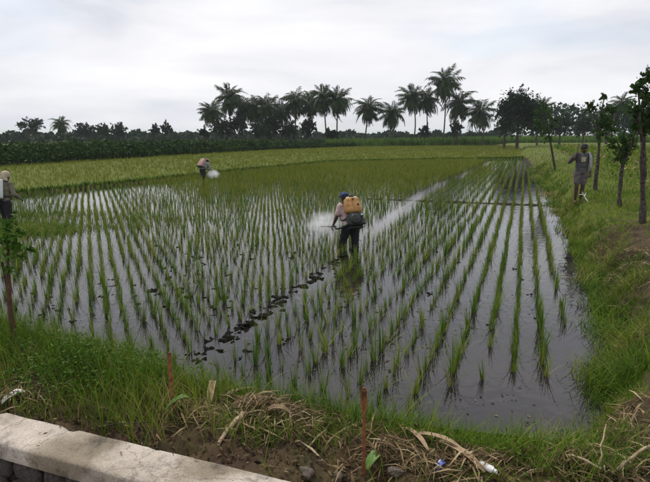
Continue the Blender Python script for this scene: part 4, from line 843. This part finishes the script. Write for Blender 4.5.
# ------------------------------------------------------------------ spray mist
def mist(label, c_, r_, rot, dens, seed):
    bm = bmesh.new(); bmesh.ops.create_icosphere(bm, subdivisions=3, radius=1); me = bpy.data.meshes.new('spray_mist'); bm.to_mesh(me); bm.free()
    m_ = bpy.data.materials.new('mist'); m_.use_nodes = True; t = m_.node_tree; t.nodes.clear(); o_ = nd(t, 'ShaderNodeOutputMaterial'); v = nd(t, 'ShaderNodeVolumePrincipled')
    v.inputs['Color'].default_value = (.97, .975, .98, 1); v.inputs['Anisotropy'].default_value = .2
    c = nd(t, 'ShaderNodeTexCoord'); ln = nd(t, 'ShaderNodeVectorMath', operation='LENGTH'); t.links.new(c.outputs['Object'], ln.inputs[0])
    mr = nd(t, 'ShaderNodeMapRange'); mr.interpolation_type = 'SMOOTHSTEP'; mr.inputs[1].default_value = 1; mr.inputs[2].default_value = .1; t.links.new(ln.outputs['Value'], mr.inputs[0])
    n = nd(t, 'ShaderNodeTexNoise'); n.inputs['Scale'].default_value = 3.6; n.inputs['Detail'].default_value = 6; mpp = nd(t, 'ShaderNodeMapping'); mpp.inputs['Location'].default_value = (seed, 0, 0); t.links.new(c.outputs['Object'], mpp.inputs[0]); t.links.new(mpp.outputs[0], n.inputs[0])
    mr2 = nd(t, 'ShaderNodeMapRange'); mr2.inputs[1].default_value = .32; mr2.inputs[2].default_value = .7; t.links.new(n.outputs[0], mr2.inputs[0])
    mu = nd(t, 'ShaderNodeMath', operation='MULTIPLY'); t.links.new(mr.outputs[0], mu.inputs[0]); t.links.new(mr2.outputs[0], mu.inputs[1])
    mu2 = nd(t, 'ShaderNodeMath', operation='MULTIPLY'); mu2.inputs[1].default_value = dens; t.links.new(mu.outputs[0], mu2.inputs[0]); t.links.new(mu2.outputs[0], v.inputs['Density']); t.links.new(v.outputs[0], o_.inputs['Volume'])
    o = link('spray_mist', me, m_); o.location = tuple(c_); o.scale = r_; o.rotation_euler = rot; tag(o, label, 'spray mist', kind='stuff'); return o
q = atd(324, 224, p1[1] + .35); mist('white spray mist left of the wader in blue cap', q, (.50, .4, .34), (0, R(-10), 0), 8.0, 1)
a_, b_ = G(366, 232, .2), G(432, 190, .2); c_ = (a_ + b_) / 2; az = math.atan2(b_[1] - a_[1], b_[0] - a_[0])
mist('faint streak of spray mist trailing right of the wader in blue cap', (c_[0], c_[1], .26), (np.linalg.norm(b_ - a_) / 2 * 1.05, .26, .2), (0, 0, az), .5, 4)
q = atd(213, 174.5, p3[1] + .1); mist('small white puff of spray before the distant bending person', q, (.40, .35, .30), (0, 0, 0), 16.0, 7)

# ------------------------------------------------------------------ foreground odds and ends
def stake(px0, py0, px1, py1, dd, r_, label, lean=0):
    b = gp(px0, py0); tp = atd(px1, py1, b[1] + dd); d = tp - b; t_ = tag(empty('rusty_stake', tuple(b)), label, 'stake')
    n = 10; pts = [(-d * .12) + (d * 1.12) * k / n + rng.normal(0, .0015, 3) for k in range(n + 1)]; rod('shaft', pts, r_, M['rust'], t_); return t_
s1 = stake(364, 478, 364, 388, .05, .010, 'rusty rod standing upright in the litter at bottom centre')
b = Vector(s1.location); tp = Vector(tuple(atd(364, 400, s1.location[1] + .05))) - b
rod('sleeve', [tuple(tp + Vector((0, 0, -.06))), tuple(tp + Vector((0, 0, .0))), tuple(tp + Vector((0, 0, .06)))], [.016, .018, .015], M['rust'], s1)
stake(173, 412, 169, 353, .12, .013, 'short rusty stake in the grass left of the straw heap')
# sapling with reddish stem at left
b = gp(16, 345); b_ = Vector(tuple(b)); t_ = tag(empty('sapling', tuple(b)), 'sapling with bare reddish stem and leafy top on the bank at left edge', 'sapling')
tp = atd(8, 242, b[1] + .1) - b; link('stem', mesh_np('stem', *limb((0, 0, -.1), tp, .020, .013, .03, 8), smooth=True), M['red_bark'], t_)
t2 = atd(2, 262, b[1] + .2) - b; link('stem', mesh_np('stem', *limb((-.01, .01, -.1), t2, .014, .009, .04, 8), smooth=True), M['bark'], t_)
bl = [(atd(8, 232, b[1]) - b, (.16, .12, .07)), (atd(2, 242, b[1]) - b, (.12, .12, .06)), (atd(18, 238, b[1]) - b, (.10, .10, .05)), (atd(10, 222, b[1]) - b, (.08, .08, .08)), (atd(14, 255, b[1]) - b, (.10, .10, .08)), (atd(4, 262, b[1]) - b, (.10, .10, .08)), (atd(24, 248, b[1]) - b, (.07, .08, .06))]
link('crown', mesh_np('crown', *crown_arr(bl, .05, 75, .45)), M['weed_leaf'], t_)
# dry sticks, sheaths and leaves
def stick(name, label, cat, p0, p1_, r0, r1, mat, z0=.02, z1=.05):
    a_, b_ = gp(*p0), gp(*p1_); a_[2] += z0; b_[2] += z1; o = tag(empty(name, tuple(a_)), label, cat); n = 7; d = b_ - a_
    pts = [d * k / (n - 1) + np.array([0, 0, .02 * math.sin(k / (n - 1) * 3.14)]) + rng.normal(0, .004, 3) for k in range(n)]
    rod('shaft', pts, np.linspace(r0, r1, n), M[mat], o); return o
def sheath(name, label, cat, p0, p1_, wd, mat, curl=.5, z0=.03, z1=.05, bow=.03):
    """a long curled dry leaf"""
    a_, b_ = gp(*p0), gp(*p1_); a_[2] += z0; b_[2] += z1; d = b_ - a_; ln = np.linalg.norm(d); sd = np.cross(d / ln, [0, 0, 1]); sd /= np.linalg.norm(sd); V = []; n = 14; k_ = 7
    for i in range(n):
        s = i / (n - 1); ww = wd * (math.sin(math.pi * (.12 + .83 * s)) ** .6) * (1 + .05 * math.sin(i * .9))
        for j in range(k_):
            u = j / (k_ - 1) - .5; V.append(d * s + sd * ww * u * (1 - .3 * curl) + np.array([0, 0, bow * math.sin(math.pi * s) + curl * ww * abs(u) ** 2 * 2.2 + .05 * wd * math.sin(.8 * i + 1.1 * j)]))
    Q = [(i * k_ + j, i * k_ + j + 1, (i + 1) * k_ + j + 1, (i + 1) * k_ + j) for i in range(n - 1) for j in range(k_ - 1)]
    o = tag(link(name, mesh_np(name, np.array(V), np.array(Q), None, None, True), M[mat]), label, cat); o.location = tuple(a_); md = o.modifiers.new('t', 'SOLIDIFY'); md.thickness = .004; return o
stick('pale_stick', 'thick pale dry stick lying on soil in front of the straw heap', 'stick', (219, 447), (244, 421), .012, .016, 'dry_wood')
stick('thin_stick', 'thin dry stick lying along the coping edge at left', 'stick', (98, 432), (150, 430), .006, .004, 'bark')
stick('bent_stick', 'long dry stick at the bottom right corner', 'stick', (612, 478), (648, 458), .010, .007, 'dry_wood', .02, .08)
stick('dry_stalk', 'dry stalk lying in the grass at bottom right, left of the corner', 'stick', (565, 458), (600, 478), .008, .006, 'dry_wood')
stick('upright_stalk', 'dry stalk standing out of the bank grass at bottom right', 'stick', (598, 476), (602, 452), .006, .004, 'dry_wood', .0, .2)
sheath('dry_leaf_sheath', 'longest dry leaf sheath, lying across the litter at bottom centre', 'dry leaf', (438, 446), (484, 480), .05, 'dead_leaf', .6)
sheath('dry_leaf_sheath', 'dry leaf blade crossing just left of the longest sheath', 'dry leaf', (404, 432), (428, 458), .035, 'dead_leaf', .5)
sheath('dry_leaf_sheath', 'narrow dry leaf beside the top end of the longest sheath', 'dry leaf', (416, 441), (462, 458), .035, 'dead_leaf', .4, .05, .06)
sheath('curled_dry_leaf', 'pale curled dry leaf standing on top of the straw heap', 'dry leaf', (210, 408), (215, 396), .06, 'dead_leaf', .9, .03, .12)
sheath('dry_husk', 'long dry husk lying along the top of the straw heap', 'dry leaf', (228, 402), (262, 398), .06, 'dead_leaf', .7, .05, .07)
sheath('dry_husk', 'dry husk lying at the right end of the straw heap', 'dry leaf', (268, 416), (292, 420), .05, 'dead_leaf', .7, .04, .04)
sheath('dry_leaf_strip', 'brown dry leaf strip along the coping edge below the weeds', 'dry leaf', (108, 422), (160, 437), .035, 'litter' if False else 'dead_leaf', .3, .01, .015, .01)
sheath('paper_scrap', 'white scrap of paper at the left end of the coping', 'paper', (2, 408), (26, 398), .07, 'white_plastic', .5, .03, .05, .02)
sheath('green_leaf', 'broad green leaf beside the foot of the upright rusty rod', 'leaf', (366, 474), (380, 462), .07, 'fresh_leaf', .3, .03, .05)
sheath('green_leaf', 'pale green drooping leaf left of the straw heap', 'leaf', (166, 418), (190, 408), .05, 'fresh_leaf', .4, .06, .08)
for (px, py, s, lab) in ((307, 474, .085, 'pale stone at the right end of the coping'), (276, 408, .05, 'small stone behind the right end of the straw heap'), (338, 478, .06, 'stone left of the foot of the upright rusty rod'), (396, 474, .09, 'stone in the litter right of the green leaf at bottom centre'), (205, 452, .03, 'pebble on the soil next to the pale stick')):
    q = gp(px, py); o = tag(link('stone', stone_mesh(int(px), (1, .75, .5), 3, .4), M['grey_stone']), lab, 'stone'); o.location = (q[0], q[1], q[2] + s * .15); o.scale = (s, s, s); o.rotation_euler[2] = px
q = gp(487, 471); t_ = tag(empty('plastic_bottle', (q[0], q[1], q[2] + .02), R(-50)), 'small white plastic bottle lying in the litter at bottom right', 'bottle')
rod('bottle_body', [(-.05, 0, 0), (-.045, 0, 0), (.03, 0, .006), (.04, 0, .007)], [.014, .02, .02, .011], M['white_plastic'], t_, 12); rod('cap', [(.041, 0, .007), (.058, 0, .008)], .011, M['tank_white'], t_, 12)
sheath('wrapper', 'crumpled blue and white wrapper in the litter left of the bottle', 'wrapper', (436, 474), (446, 469), .04, 'blue_print', .5, .02, .03)

# ------------------------------------------------------------------ humid air
bm = bmesh.new(); bmesh.ops.create_cube(bm, size=1, matrix=Matrix.Translation((0, 0, 10)) @ Matrix.Diagonal((9000, 9000, 24, 1)))
me = bpy.data.meshes.new('haze'); bm.to_mesh(me); bm.free(); m_ = bpy.data.materials.new('haze'); m_.use_nodes = True; t = m_.node_tree; t.nodes.clear()
o_ = nd(t, 'ShaderNodeOutputMaterial'); v = nd(t, 'ShaderNodeVolumePrincipled'); v.inputs['Color'].default_value = (.86, .92, 1, 1); v.inputs['Density'].default_value = .0003; t.links.new(v.outputs[0], o_.inputs['Volume'])
tag(link('haze', me, m_), 'thin humid haze over the whole landscape', 'haze', kind='stuff')
